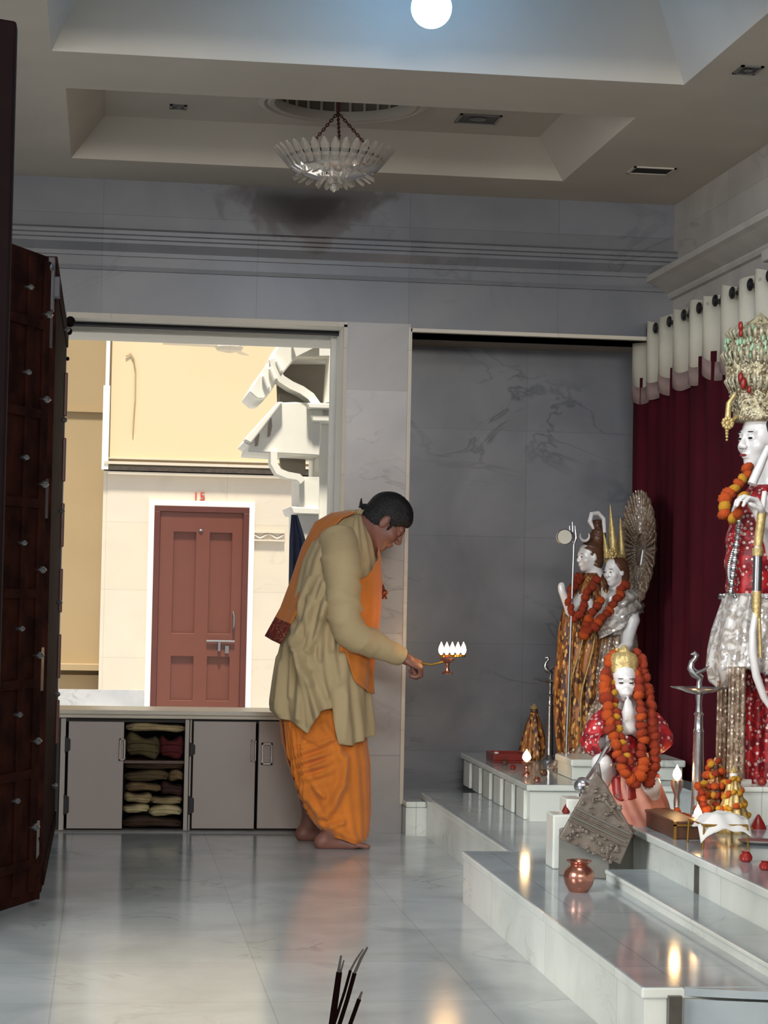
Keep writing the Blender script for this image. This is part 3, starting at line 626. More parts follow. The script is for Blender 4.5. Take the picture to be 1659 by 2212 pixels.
g = sbr([(590, 775), (596, 800), (608, 818), (630, 832), (652, 842), (672, 856), (686, 876), (690, 900)], 17, YC-.12, .2); obj('upper_bracket', g, 'whitestone', th, False)
g = G(); pp(g, [(596, 772), (722, 776), (718, 880), (690, 880), (600, 870)], YC+.3, .05); pp(g, [(604, 850), (660, 850), (660, 880), (604, 880)], YC+.2, .1); obj('back_panel', g, 'greystone', th, False)
g = G(); pp(g, [(712, 768), (726, 770), (716, 868), (704, 868)], YC-.15, .2); pp(g, [(716, 768), (740, 770), (740, 880), (730, 880)], YC-.1, .2); obj('strut', g, 'whitestone', th, False)
g = G(); pp(g, [(640, 868), (690, 872), (694, 925), (690, 985), (534, 976), (538, 962), (526, 956), (545, 930), (580, 895), (600, 870)], YC-.1, .6); pp(g, [(526, 950), (600, 868), (612, 868), (542, 958)], YC-.16, .1)
obj('lower_eave', g, 'whitestone', th, False, .008)
g = G()
for (a, b) in ((583, 920), (556, 940)): pp(g, [(a-4, b), (a+3, b-20), (a+5, b), (a+1, b+22), (a-5, b+24)], YC-.115, .02)
obj('carved_slot', g, 'greystone', th, False)
g = sbr([(592, 975), (592, 1000), (602, 1018), (622, 1026), (645, 1030), (655, 1040)], 14, YC-.12, .2); obj('lower_bracket', g, 'whitestone', th, False)
g = G(); pp(g, [(604, 985), (660, 985), (660, 1026), (620, 1022), (606, 1008)], YC+.3, .05); obj('lower_panel', g, 'greystone', th, False)
g = G(); pp(g, [(664, 870), (740, 872), (740, 884), (668, 882)], YC-.18, .7); pp(g, [(672, 896), (740, 898), (740, 912), (676, 910)], YC-.16, .7); obj('capital', g, 'whitestone', th, False, .006)
g = G(); pp(g, [(630, 735), (745, 735), (745, 768), (690, 768), (690, 745), (640, 770)], YC-.14, .5); obj('top_block', g, 'whitestone', th, False)
# dark blue cloth hanging outside behind the person
g = G(); rs, cl = drape([(1112, 632, 640, .02), (1135, 630, 652, .06), (1160, 628, 656, .07), (1250, 626, 664, .09), (1720, 622, 672, .1)], 11.6, n=32, m=12, fold=lambda x, y, p: .008*math.sin(p*9)); g.rings(rs, True, True)
tag(obj('hanging_cloth', g, 'navy', angle=0), 'dark navy cloth hanging outside behind the priest, mostly hidden', 'cloth')
# ---- platform steps on the right (kept as separate marble pieces)
# lower step: body + nosing
def slab(name, poly, z0, z1, mt, label, cat='step', bev=.006, lip=0.0, liph=.03, mts='step'):
    th = thing(name, (np.mean([p[0] for p in poly]), np.mean([p[1] for p in poly]), z0), label, cat)
    g = G(); g.prism([(x, y, z0) for x, y in poly], (0, 0, z1-liph-z0)); obj('riser', g, mts, th, False)
    if lip:
        c = np.mean(np.array(poly), 0); pl = []
        for x, y in poly: pl.append((x-lip if x < c[0] else x, y-lip if y < c[1] else y))
    else: pl = poly
    g = G(); g.prism([(x, y, z1-liph) for x, y in pl], (0, 0, liph)); g.mi = [0, 0]+[1]*len(pl); obj('tread', g, [mt, mts], th, False, bev)  # tread edges take the lightened riser tone
    return th
Z1 = .195
t1 = slab('marble_step', [(1.385, 5.14), (2.788, 5.14), (2.788, 7.799), (1.385, 7.799)], 0, Z1, 'steptop', 'long low white marble platform step nearest the hall floor', lip=.008)
t2 = slab('marble_step', [(1.565, 7.80), (2.788, 7.80), (2.788, YB), (1.565, YB)], 0, Z1, 'steptop', 'set-back far end of the low marble platform running into the niche', lip=.008)
t3 = slab('marble_step', [(1.465, 9.86), (1.565, 9.86), (1.565, YB-.002), (1.465, YB-.002)], 0, Z1-.03, 'steptop', 'small marble corner return at the foot of the pillar')
t4 = slab('marble_step', [(NX0+.002, YB+.001), (2.788, YB+.001), (2.788, NYB-.003), (NX0+.002, NYB-.003)], 0, Z1-.04, 'steptop', 'marble floor slab inside the niche')
g = G(); a = P(1442, 2180, Y=5.13)[0]; b = P(1470, 2180, Y=5.13)[0]; g.box((a, 5.115, 0), (b, 5.139, Z1-.02)); obj('dark_inlay', g, 'blackstone', t1, False)
g = G(); g.rings([[(b+(2.78-b)*t, 5.135-.10*math.sin(min(1, t*2.2)*PI/2), z) for t in [i/20 for i in range(21)]] for z in (0.0, Z1-.03)], False, False); obj('curved_front', g, 'steptop', t1, True)
g = G(); g.prism([(b+(2.78-b)*t, 5.135-.115*math.sin(min(1, t*2.2)*PI/2), Z1-.022) for t in [i/20 for i in range(21)]]+[(2.78, 5.14, Z1-.022)], (0, 0, .02)); obj('curved_tread', g, 'steptop', t1, False)
Z2 = .234
t5 = slab('marble_step', [(1.75, 5.2), (1.914, 5.2), (1.914, 7.02), (1.75, 7.02)], Z1, Z2, 'steptop', 'thin middle marble slab below the cluttered altar', liph=.018, lip=.006)
Z3 = .354
t6 = slab('marble_altar', [(1.915, 5.3), (2.62, 5.3), (2.62, 7.44), (1.915, 7.44)], Z1, Z3, 'steptop', 'near marble altar carrying flowers, lamps and small stools', 'altar', lip=.014)
for yy in (6.47, 7.36): g = G(); g.box((1.907, yy-.016, Z2), (1.918, yy+.016, Z3-.032)); obj('dark_inlay', g, 'blackstone', t6, False)
g = G(); g.box((2.5, 7.44, Z1), (2.62, 8.79, Z3)); obj('rear_link', g, 'steptop', t6, False)
t7 = slab('marble_altar', [(1.85, 8.80), (2.62, 8.80), (2.62, 10.45), (1.85, 10.45)], Z1, Z3, 'steptop', 'far fluted marble altar under the standing couple statues', 'altar', lip=.018, liph=.028)
for i in range(6):
    y = 8.86+i*.27; g = G(); g.box((1.835, y, Z1), (1.852, y+.17, Z3-.03)); obj('fluted_panel', g, 'step', t7, False, .005)
for i in range(6): g = G(); g.box((1.846, 9.035+i*.27, Z1), (1.8505, 9.11+i*.27, Z3-.03)); obj('dark_groove', g, 'blackstone', t7, False)
# ---- curtain on the right wall
XCu = 2.69
zc = 2.50; th = thing('curtain', (XCu, 8.6, .2), 'maroon velvet curtain with cream eyelet heading along the right wall', 'curtain')
def wav(y, amp): return amp*math.sin(y*2*PI/.25+.5*math.sin(y*9))
ys = [YB+.28-i*.0125 for i in range(int((YB+.28-5.6)/.0125))]
g = G(); zz = [Z1+.005, .6, 1.1, 1.6, zc-.22]
g.rings([[(XCu+wav(y, .030+.010*math.sin(y*5))+.012*math.sin(y*61+.4*k), y, z) for y in ys] for k, z in enumerate(zz)], False, False); obj('drop', g, 'curtain', th, True, solid=.003, angle=0)
g = G(); g.rings([[(XCu-.006+wav(y, .045), y, z+(.03*math.sin(y*2*PI/.25+1.2) if k == 0 else .008*math.sin(y*40))) for y in ys] for k, z in enumerate([zc-.25, zc-.12, zc+.035])], False, False); obj('heading', g, 'valance', th, True, solid=.004, angle=0)
g = G(); g.rings([[(XCu-.007+wav(y, .045), y, z+.03*math.sin(y*2*PI/.25+1.2)) for y in ys] for k, z in enumerate([zc-.325, zc-.24])], False, False); obj('border', g, 'valedge', th, True, solid=.004, angle=0)
k = 0
y = YB+.2
while y > 5.7:
    g = G(); g.lathe((XCu-.006-.0, y, zc-.005), [(.014, -.004), (.027, -.004), (.027, .004), (.014, .004)], 18, axis=[[0, 0, 1], [0, 1, 0], [-1, 0, 0]]); g.lathe((XCu-.012, y, zc-.005), [(.02, -.003), (.02, .003)], 14, axis=[[0, 0, 1], [0, 1, 0], [-1, 0, 0]])
    for q in range(len(g.v)): g.v[q] = (g.v[q][0]-.030, g.v[q][1], g.v[q][2])
    obj('eyelet', g, 'black', th); y -= .125
    k += 1
    if k > 26: break
g = G(); g.tube([(XCu, 5.6, zc), (XCu, YB+.3, zc)], .012, 10); tag(obj('curtain_rod', g, 'black'), 'black curtain rod above the maroon curtain', 'curtain rod')
# white corbel at the right edge
th = thing('wall_corbel', P(1655, 680, X=2.66), 'pale stepped corbel jutting from the right wall at the frame edge', 'corbel')
q = P(1648, 600, X=2.68); yy = q[1]
for nm, a, b, w in (('corbel_block', 545, 572, .12), ('corbel_block', 572, 596, .09), ('corbel_block', 596, 668, .06)):
    za, zb_ = P(1650, a, X=2.7)[2], P(1650, b, X=2.7)[2]; g = G(); g.box((2.79-w, yy-.35, zb_), (2.80, yy-.01+.1*w, za)); obj(nm, g, 'rwall', th, False, .01)
# ---- folding door leaves on the left
def leaf(name, p0, p1, z0, z1, t, label, flip=1):
    p0 = np.array([*p0, 0.]); p1 = np.array([*p1, 0.]); d = p1-p0; L = np.linalg.norm(d); d /= L; n = np.array([d[1], -d[0], 0])*flip
    th = thing(name, (*(p0+p1)[:2]/2, z0), label, 'door'); th['kind'] = 'structure'
    q = lambda s, o, z: p0+d*s+n*o+np.array([0, 0, z])
    def bx(s0, s1, o0, o1, a, b, nm, m, bev=.004, par=th):
        g = G(); g.prism([q(s0, o0, a), q(s1, o0, a), q(s1, o1, a), q(s0, o1, a)], (0, 0, b-a)); return obj(nm, g, m, par, False, bev)
    bx(0, L, -t, 0, z0, z1, 'leaf_panel', 'wood'); return th, q, bx, L
# near leaf, turned a little; its hinged edge faces the camera
thA, qA, bA, LA = leaf('door_2', (-.222, 7.76), (-.62, 6.86), .015, 2.40, .055, 'brown studded folding temple door leaf, nearest full leaf on the left', -1)
for z in [.14+i*.33 for i in range(7)]: bA(.06, LA-.02, 0, .014, z, z+.035, 'rail', 'wood')
for s in (.03, .16, .55): bA(s, s+.05, 0, .012, .05, 2.38, 'stile', 'wood')
STM = None
def stud(q, th, s, z, r=.016):
    g = G(); c = q(s, .014, z); g.ball(c, (r, r, r*.9), 12, 8); g.ball(q(s, .006, z), (r*1.7, r*1.7, r*.6), 12, 6); return obj('stud', g, 'steel', th)
for i in range(7): stud(qA, thA, .055, .31+i*.315-.02)
for i in range(7): stud(qA, thA, .21, .40+i*.31, .013)
g = G(); g.ball(qA(.03, .0, 2.36), (.02, .02, .02)); obj('top_screw', g, 'steel', thA)
# edge face of the leaf (towards camera right) carries flat hinges
xe, ye = -.222, 7.76
for (a, b) in ((1772, 1858), (1398, 1492), (1035, 1120), (668, 752)):
    za, zb_ = P(108, a, Y=ye)[2], P(108, b, Y=ye)[2]; bA(.004, .07, 0, .010, zb_, za, 'hinge_plate', 'steel', .002)
g = G(); g.box((xe-.07, ye-.03, 2.20), (xe+.01, ye+.03, 2.40)); g.box((xe-.10, ye-.04, 2.28), (xe-.02, ye-.02, 2.33)); g.box((xe+.0, ye-.02, 2.25), (xe+.03, ye+.02, 2.33)); obj('top_bracket', g, 'cablue', thA, False, .004)
g = G(); g.box((xe-.02, ye-.02, .02), (xe+.012, ye+.03, .10)); g.tube([(xe+.0, ye-.03, .16), (xe+.020, ye-.03, .20), (xe+.008, ye-.03, .25)], .006, 6); obj('floor_bolt', g, 'wood', thA, False)
# far leaf, nearly edge-on
thB, qB, bB, LB = leaf('door_3', (-.206, 9.88), (-.206, 7.84), .03, 2.42, .05, 'brown carved folding door leaf beyond the near one, seen edge-on', -1)
for z in (.05, 2.30): bB(.02, LB-.05, 0, .008, z, z+.06, 'rail', 'wood')
for i in range(6): stud(qB, thB, .75, .30+i*.40, .013)
for i in range(6): bB(.30+0*i, .34, .0, .016, .45+i*.30, .45+i*.30+.20, 'inlay_strip', 'brown')
g = G()
for i, (a, b, r) in enumerate(((684, 706, .024), (706, 726, .016), (765, 785, .009))):
    g.ball(P(152-3*i, .5*(a+b), Y=9.86), (r, r, r*1.1), 12, 8)
obj('carved_finial', g, 'woodd', thB)
# nearest leaf: a dark edge at the frame border
g = G(); p = P(36, 45, Y=4.45); th = thing('door_4', (p[0]-.2, 4.45, 0), 'near-black door leaf cut off by the left frame edge', 'door'); th['kind'] = 'structure'
g.prism([(p[0], 4.45, .02), (p[0]-.35, 4.30, .02), (p[0]-.35, 4.36, .02), (p[0], 4.51, .02)], (0, 0, p[2]-.02)); obj('leaf_panel', g, 'woodd', th, False, .006)
g = G(); g.box((p[0]-.025, 4.47, .02), (p[0]-.002, 4.50, p[2]-.06)); obj('edge_strip', g, 'woodd', th, False, .004)
# ---- cabinets under the opening
YCB = YB-.015
X_ = lambda px, py=1670: P(px, py, Y=YCB)[0]; Z_ = lambda py, px=300: P(px, py, Y=YCB)[2]
ZT = Z_(1552)
th = thing('countertop', (.45, YB+.2, ZT), 'cream marble countertop over the low cabinets', 'countertop')
g = G(); g.box((OX0+.002, YB-.03, ZT+.0), (OX1-.006, YB+.42, ZT+.022)); obj('slab', g, 'counter', th, False, .006)
g = G(); g.box((OX0+.002, YB-.045, ZT+.018), (X_(606, 1540), YB+.3, ZT+.040)); obj('nosing', g, 'counter', th, False, .006)
def cabinet(name, x0, x1, label):
    th = thing(name, (.5*(x0+x1), YB+.2, 0), label, 'cabinet'); g = G(); y1 = YB+.40
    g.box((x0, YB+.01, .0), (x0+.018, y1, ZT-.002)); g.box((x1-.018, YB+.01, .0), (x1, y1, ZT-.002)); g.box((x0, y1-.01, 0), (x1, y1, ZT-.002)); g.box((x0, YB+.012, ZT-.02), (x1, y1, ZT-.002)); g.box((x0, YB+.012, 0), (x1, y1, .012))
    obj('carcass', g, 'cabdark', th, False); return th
def cdoor(th, a, b, hx, hinge, htop=1592, hbot=1640):
    x0, x1 = X_(a), X_(b); g = G(); y = YCB; z0, z1 = Z_(1790, a), Z_(1558, a)
    g.box((x0, y, z0), (x1, y+.018, z1)); d = obj('door', g, 'cabinet', th, False, .003)
    ha, hb, hc, hd = X_(hx[0]), X_(hx[1]), Z_(htop, hx[0]), Z_(hbot, hx[0]); g = G(); w = min(.012, (hb-ha)*.3)
    g.box((ha, y-.012, hd), (ha+w, y, hc)); g.box((hb-w, y-.012, hd), (hb, y, hc)); g.box((ha, y-.012, hc-w), (hb, y, hc)); g.box((ha, y-.012, hd), (hb, y, hd+w)); obj('handle', g, 'handle', d, False, .002)
    for (pa, pb) in hinge[1]:
        g = G(); g.prism([(X_(hinge[0])-.014, y-.004, Z_(pa)), (X_(hinge[0])+.012, y-.004, Z_(pa+6)), (X_(hinge[0])+.012, y-.004, Z_(pb-6)), (X_(hinge[0])-.014, y-.004, Z_(pb))], (0, .006, 0)); obj('hinge', g, 'cabdark', d, False, .003)
    return d
xm = X_(406); cA = cabinet('cabinet', OX0+.001, xm, 'beige low cabinet with one closed and one open bay of cloth')
cdoor(cA, 146, 266, (256, 270), (145, ((1592, 1628), (1716, 1762))), 1595, 1643)
for a_, b_ in ((129, 140), (398, 407)): g = G(); g.box((X_(a_), YCB, 0), (X_(b_), YCB+.02, ZT-.003)); obj('face_frame', g, 'cabframe', cA, False, .002)
g = G(); zs_ = Z_(1647); g.box((X_(266), YB+.02, zs_-.008), (X_(400), YB+.38, zs_+.006)); obj('shelf', g, 'boxwood', cA, False)
cB = cabinet('cabinet', xm, OX1-.002, 'beige low cabinet with two closed doors behind the priest')
cdoor(cB, 416, 551, (541, 552), (415, ((1602, 1634), (1718, 1760))), 1598, 1645)
cdoor(cB, 557, 734, (563, 588), (556, ()), 1604, 1652)
g = G(); g.box((X_(408.5), YCB, 0), (X_(412), YCB+.02, ZT-.003)); obj('face_frame', g, 'cabframe', cB, False, .002)
g = G(); g.box((OX0, YCB-.004, 0), (OX1, YCB+.01, .008)); struct('baseboard_back', g, 'blackstone', 'thin dark line at the foot of the cabinets', 'baseboard')
# folded cloths in the open bay
clothm = [mat('folded_cloth_%d' % i, c, .85, var=.25, scale=18) for i, c in enumerate([(190, 168, 124), (92, 82, 50), (96, 24, 28), (76, 54, 36), (98, 82, 54), (130, 106, 72), (70, 42, 34), (206, 190, 146), (176, 156, 114), (76, 54, 40)])]
def folded(px0, px1, py0, py1, mi, label, sd):
    rnd = random.Random(sd); x0, x1, z0, z1 = X_(px0), X_(px1), Z_(py1), Z_(py0); h = z1-z0; rs = []
    for i in range(15):
        t = i/14; x = x0+(x1-x0)*t; e = min(1, 4*min(t, 1-t)+.5); ring = []
        for k in range(20):
            a = 2*PI*k/20; cc, ss = math.cos(a), math.sin(a); yy = YB+.09+rnd.uniform(-.004, .004)-.075*math.copysign(abs(cc)**.5, cc)*e
            zz_ = .5*(z0+z1)+h*.48*math.copysign(abs(ss)**.6, ss)*(.85+.15*math.sin(t*7+sd))*e+.1*h*math.sin(t*5+sd); ring.append((x, yy, zz_))
        rs.append(ring)
    g = G(); g.rings(rs)
    for j in range(2): g.tube([(x0+.01, YB+.012+.004*j, z0+h*(.35+.3*j)), (.5*(x0+x1), YB+.010, z0+h*(.38+.3*j)+.004), (x1-.01, YB+.014, z0+h*(.33+.3*j))], max(.003, h*.07), 6)
    o = obj('folded_cloth', g, clothm[mi], angle=0); return tag(o, label, 'folded cloth', 'folded cloths in the open cabinet bay')
for i, a in enumerate([(270, 398, 1563, 1584, 0, 'cream cloth bundle at the top of the open cabinet bay'), (270, 345, 1586, 1642, 1, 'olive green cloth bundle on the upper cabinet shelf'), (343, 398, 1590, 1642, 2, 'dark red cloth bundle on the upper cabinet shelf'),
    (270, 398, 1650, 1664, 3, 'thin brown cloth just under the cabinet shelf'), (270, 366, 1665, 1692, 4, 'olive brown cloth in the middle of the open bay'), (364, 398, 1664, 1692, 5, 'tan rolled cloth at the right of the open bay'),
    (272, 350, 1693, 1714, 5, 'tan cloth with a pale fold below the middle of the bay'), (348, 398, 1693, 1722, 6, 'dark maroon-brown cloth low in the open bay'), (270, 330, 1715, 1738, 8, 'pale tan cloth at left, fourth layer from the floor'), (328, 396, 1723, 1740, 8, 'pale tan cloth at right, above the cream bundles'),
    (268, 325, 1740, 1760, 7, 'bright cream folded cloth low at left in the bay'), (324, 396, 1741, 1768, 7, 'bright cream folded cloth low at right in the bay'), (268, 396, 1768, 1793, 9, 'dark brown cloth lying at the bottom of the bay')]): folded(*a, i)
# ================================================================== THE PRIEST
YM = 9.52
def MP(px, py, dy=0.0): return P(px, py, Y=YM+dy)
th = thing('person', [MP(735, 1835, -.15)[0], YM, 0], 'man in pale khaki kurta, saffron dhoti and orange shawl, bowing with a lit lamp', 'person')
S = SDF((.60, YM-.34, -.005), (1.58, YM+.30, 1.72), .0055)
zf = 0.0
def G0(px, py, dy, z):   # a point above the floor at a pixel column
    p = MP(px, py, dy); p[2] = z; return p
# torso, neck
S.chain([MP(692, 1470), MP(705, 1400), MP(728, 1290), MP(742, 1200), MP(762, 1158)], [.13, .14, .15, .15, .10], .05)
for e in (-1, 1): S.cone(MP(745, 1195, e*.12), MP(738, 1215, e*.165), .075, .07, .04)
S.chain([MP(762, 1158), MP(786, 1142), MP(806, 1138)], [.075, .060, .056], .03)
# head
Rh = frame((math.cos(math.radians(43)), -.10, -math.sin(math.radians(43))), (math.sin(math.radians(43)), -.02, math.cos(math.radians(43))))
hc = MP(833, 1128, 0); TH = head(S, hc, Rh, 1.03, neck=False)
S.cone(TH(-.02, 0, -.05), MP(775, 1148), .055, .064, .03)
# legs and feet
for (ank, heel, toe, dy, kn, hip) in ((716, 694, 792, -.14, (735, 1670), (705, 1500)), (668, 652, 700, .16, (700, 1670), (690, 1500))):
    A = MP(ank, 1800, dy); A[2] = .085; K = MP(kn[0]-8, kn[1], dy*.6); H = MP(hip[0], hip[1], dy*.35)
    S.chain([H, K, .45*K+.55*A+np.array([-.02, 0, .02]), A], [.085, .055, .045, .034], .03)
    he = np.array([MP(heel, 1820, dy)[0], YM+dy, .028]); L = (MP(toe, 1820, dy)[0]-he[0]); L = max(L, .22)
    S.ball(he+np.array([.004, 0, .004]), (.034, .030, .030), k=.02); S.cone(A, he, .036, .026, .02)
    S.cone(A+np.array([.01, 0, -.02]), he+np.array([L*.62, -.005, -.002]), .036, .021, .025)
    S.cone(he+np.array([.01, 0, -.006]), he+np.array([L*.65, -.02, -.008]), .026, .020, .02); S.cone(he+np.array([.05, 0, 0]), he+np.array([L*.60, .025, -.008]), .022, .016, .02)
    for i in range(5):
        o = -.034+.0165*i; tl = (.235, .225, .205, .185, .165)[i]*L/.24; r = (.0125, .0088, .0082, .0078, .0074)[i]
        b = he+np.array([L*.62, o*.9, -.012]); t = he+np.array([tl-.006, o, -.028+r]); m = .5*(b+t)+np.array([0, 0, .006]); S.cone(b, m, r*1.05, r, .006); S.cone(m, t, r, r*.95, .003)
# near (right) arm and hand
sh, el, wr = MP(742, 1212, -.195), MP(752, 1362, -.235), MP(866, 1418, -.13)
S.chain([sh, el], [.062, .046], .03); S.chain([el, wr], [.044, .027], .02)
hd = MP(918, 1443, -.12)-MP(866, 1418, -.13)
hand(S, wr+hd*.10, hd, (-.35, .45, -.85), 1, 1.14, (1.05, 1.2, .7), .05, thumb=((.05, .036, .026), (.078, .016, .046)))
# far arm hanging in front, mostly hidden
S.chain([MP(742, 1212, .15), MP(748, 1330, .14), MP(765, 1400, .14)], [.06, .045, .028], .03)
hand(S, MP(766, 1402, .14), (.05, -.1, -1), (-.3, -.9, 0), -1, .9, (.4, .5, .3))
body = obj('body', S.mesh(), 'skin', th, True, angle=0)
eyes(TH, Rh, 1.03, th, 'hair')
# hair: shell over the skull minus the face
S = SDF(hc-.19, hc+.19, .004); hb = lambda p, r, k=.01, sub=False: S.ball(TH(*p), tuple(1.03*q for q in r), Rh, k, sub)
hb((-.018, 0, .038), (.103, .084, .096)); hb((-.05, 0, -.03), (.066, .075, .06), .03); hb((.045, 0, .068), (.046, .058, .036), .03); hb((.0, 0, .100), (.06, .05, .03), .03)
hb((.110, 0, -.035), (.075, .12, .085), .012, True); hb((.03, 0, -.095), (.085, .14, .06), .012, True)
for e in (1, -1): hb((.018, e*.092, -.03), (.030, .03, .045), .008, True); hb((.030, e*.072, -.004), (.007, .006, .028), .004)
V, Fq = S.mesh(); V = V+0.0022*np.sin(V[:, 0:1]*420+V[:, 2:3]*260)*np.sin(V[:, 1:2]*300); obj('hair', (V, Fq), 'hair', th, angle=0)
g = G(); c = TH(-.115, 0, -.015); g.ball(c, (.022, .018, .016)); g.tube([c, c+np.array([-.02, 0, .012]), c+np.array([-.018, 0, .04])], [.012, .009, .003]); g.tube([c, c+np.array([-.03, -.004, .0])], [.010, .004]); obj('hair_tuft', g, 'hair', th)
# kurta
KR = [(1112, 742, 786, .055), (1122, 722, 792, .10), (1140, 698, 800, .155), (1170, 672, 810, .195), (1210, 650, 818, .215), (1260, 636, 820, .215), (1320, 622, 817, .21), (1370, 610, 812, .205), (1420, 597, 804, .205), (1470, 587, 799, .21), (1520, 582, 801, .22), (1560, 588, 804, .225), (1600, 600, 804, .225)]
def khem(px, ph):
    near = math.sin(ph) > -.25
    if near: return float(np.interp(px, [578, 600, 640, 664, 698, 724, 730, 760, 806], [1508, 1545, 1556, 1578, 1530, 1524, 1600, 1604, 1588]))
    return float(np.interp(px, [578, 620, 700, 806], [1512, 1545, 1560, 1590]))
RD = [((712, 1250), (683, 1380), 5, .007), ((698, 1260), (660, 1420), 5, .007), ((680, 1300), (655, 1400), 4, .007), ((728, 1290), (716, 1400), 5, .007), ((650, 1300), (650, 1400), 5, .007), ((632, 1400), (625, 1500), 5, .008), ((648, 1400), (668, 1560), 5, .010), ((610, 1430), (600, 1530), 4, .008), ((660, 1440), (690, 1560), 6, .008), ((690, 1400), (705, 1500), 5, .006), ((745, 1500), (740, 1590), 8, .006), ((668, 1250), (640, 1330), 5, .007), ((738, 1215), (700, 1330), 9, .014), ((730, 1240), (672, 1400), 8, .014), ((722, 1225), (650, 1360), 8, .010), ((690, 1250), (640, 1400), 7, .010), ((668, 1290), (672, 1440), 7, .009), ((700, 1300), (690, 1420), 7, .010),
      ((640, 1380), (690, 1560), 10, .018), ((620, 1390), (606, 1535), 8, .014), ((655, 1390), (645, 1545), 8, .013), ((636, 1350), (672, 1470), 8, .012), ((600, 1420), (590, 1510), 7, .010), ((665, 1400), (715, 1520), 8, .010), ((740, 1250), (735, 1400), 7, .006), ((690, 1200), (655, 1290), 9, .006), ((708, 1340), (730, 1470), 8, .008), ((625, 1330), (640, 1390), 7, .009)]
def kf(px, py, ph):
    s_ = max(0, math.sin(ph)+.25); v = 0
    for a, b, w, am in RD: v += ridge(px, py, a, b, w, am)*s_
    fl = max(0, (py-1380)/200); return v*1.6-.004+.010*fl*math.sin(ph*13)+.006*fl*math.sin(ph*7+1)+.003*math.sin(ph*21+py*.02)
rs, cl = drape(KR, YM, khem, 260, 130, kf); g = G(); g.rings(rs, False, True)
# collar
kr = [(q*1.0) for q in rs[0]]; cc = np.mean(rs[0], 0); g.rings([[cc+(q-cc)*1.0 for q in rs[0]], [cc+(q-cc)*.96+np.array([.012, 0, .022]) for q in rs[0]]], False, True)
# sleeve
def sleeve(pts, r, n=46, seg=30, wr=.004, creases=()):
    pts = [np.array(p) for p in pts]; path = []; rr = []
    for i in range(n+1):
        t = i/n*(len(pts)-1); k = min(int(t), len(pts)-2); f = t-k; p0, p1, p2, p3 = pts[max(k-1, 0)], pts[k], pts[k+1], pts[min(k+2, len(pts)-1)]
        path.append(.5*((2*p1)+(-p0+p2)*f+(2*p0-5*p1+4*p2-p3)*f*f+(-p0+3*p1-3*p2+p3)*f**3)); rr.append(r[k]*(1-f)+r[k+1]*f)
    rings = []; ref = np.array([0, 1.0, 0])
    for i, p in enumerate(path):
        t = path[min(i+1, n)]-path[max(i-1, 0)]; t /= np.linalg.norm(t); a = np.cross(t, ref); a /= np.linalg.norm(a); b = np.cross(a, t); u = i/n
        ring = []
        for k in range(seg):
            q = 2*PI*k/seg; d = math.cos(q)*a+math.sin(q)*b; v = wr*.6*math.sin(q*2+u*34)+wr*.5*math.sin(u*90+q*2)*math.sin(u*13+q)
            for (uc, w, am, ph) in creases: v += am*1.3*math.exp(-((u-uc-.05*math.sin(q+ph))/w)**2)*(.6+.4*math.sin(q*1.5+ph*2))
            ring.append(p+d*(rr[i]+v))
        rings.append(ring)
    return rings
CRS = [(.36, .012, .012, 0), (.40, .012, -.008, 1), (.45, .014, .014, .5), (.50, .012, -.008, 0), (.55, .014, .012, 1.4), (.60, .012, -.006, 0), (.22, .015, .007, 2), (.16, .015, .006, 3.5), (.72, .02, .005, 1), (.92, .01, .005, 0)]
g2 = sleeve([MP(730, 1160, -.11), MP(738, 1215, -.20), MP(741, 1290, -.235), MP(755, 1362, -.235), MP(812, 1394, -.18), MP(868, 1419, -.13)], [.085, .088, .076, .074, .060, .040], creases=CRS); g.rings(g2, False, True)
g3 = sleeve([MP(735, 1165, .11), MP(745, 1220, .19), MP(750, 1335, .16), MP(766, 1400, .14)], [.085, .085, .07, .045]); g.rings(g3, False, True)
ku = obj('kurta', g, 'kurta', th, True, solid=.003, angle=0)
# dhoti
DRW = [(1500, 612, 786, .17), (1545, 604, 788, .175), (1600, 610, 792, .185), (1650, 624, 799, .19), (1700, 640, 800, .175), (1750, 662, 800, .155), (1790, 690, 797, .165), (1822, 712, 792, .155)]
def dhem(px, ph): return float(np.interp(px, [640, 690, 715, 745, 778, 800], [1740, 1778, 1798, 1806, 1822, 1800]))
def df(px, py, ph):
    s_ = max(0, math.sin(ph)+.1); v = 0
    # swags hanging between the back hip and the front knee
    yy = py-((px-690)/60.0)**2*-26
    w = math.exp(-((px-700)/62)**2)*math.exp(-((py-1660)/120)**2)
    w = math.exp(-((px-678)/30)**2)*math.exp(-((py-1640)/38)**2); v += .011*s_*w*math.sin((py+.45*(px-650))*2*PI/21+.7*math.sin(px*.05))
    v += .010*s_*math.exp(-((px-(632+.12*(py-1560)))/15)**2)*math.sin((px-.12*(py-1560))*1.0)
    for pl, wd, am in ((((652, 1690), (672, 1728), (694, 1754), (708, 1757), (722, 1732), (738, 1690), (745, 1630)), 7, .016), (((648, 1712), (668, 1752), (690, 1776), (712, 1780), (740, 1768)), 6, .012), (((668, 1672), (684, 1700), (700, 1712)), 6, .010), (((700, 1560), (728, 1600), (734, 1630)), 8, .010), (((660, 1585), (690, 1600), (716, 1590)), 5, .010)):
        v += s_*max(ridge(px, py, pl[i], pl[i+1], wd, am) for i in range(len(pl)-1))
    for a, b, wd, am in (((655, 1600), (665, 1720), 8, .016), ((640, 1570), (640, 1680), 6, .012), ((700, 1770), (770, 1806), 8, .010), ((628, 1560), (625, 1650), 6, .010), ((735, 1690), (690, 1770), 7, .010)): v += s_*ridge(px, py, a, b, wd, am)
    return v*1.5+.003*math.sin(ph*17)
rs, cl = drape(DRW, YM+.0, dhem, 240, 130, df, yfn=lambda y: -.04*max(0, (y-1600)/200)); g = G(); g.rings(rs, False, True)
n_ = 240
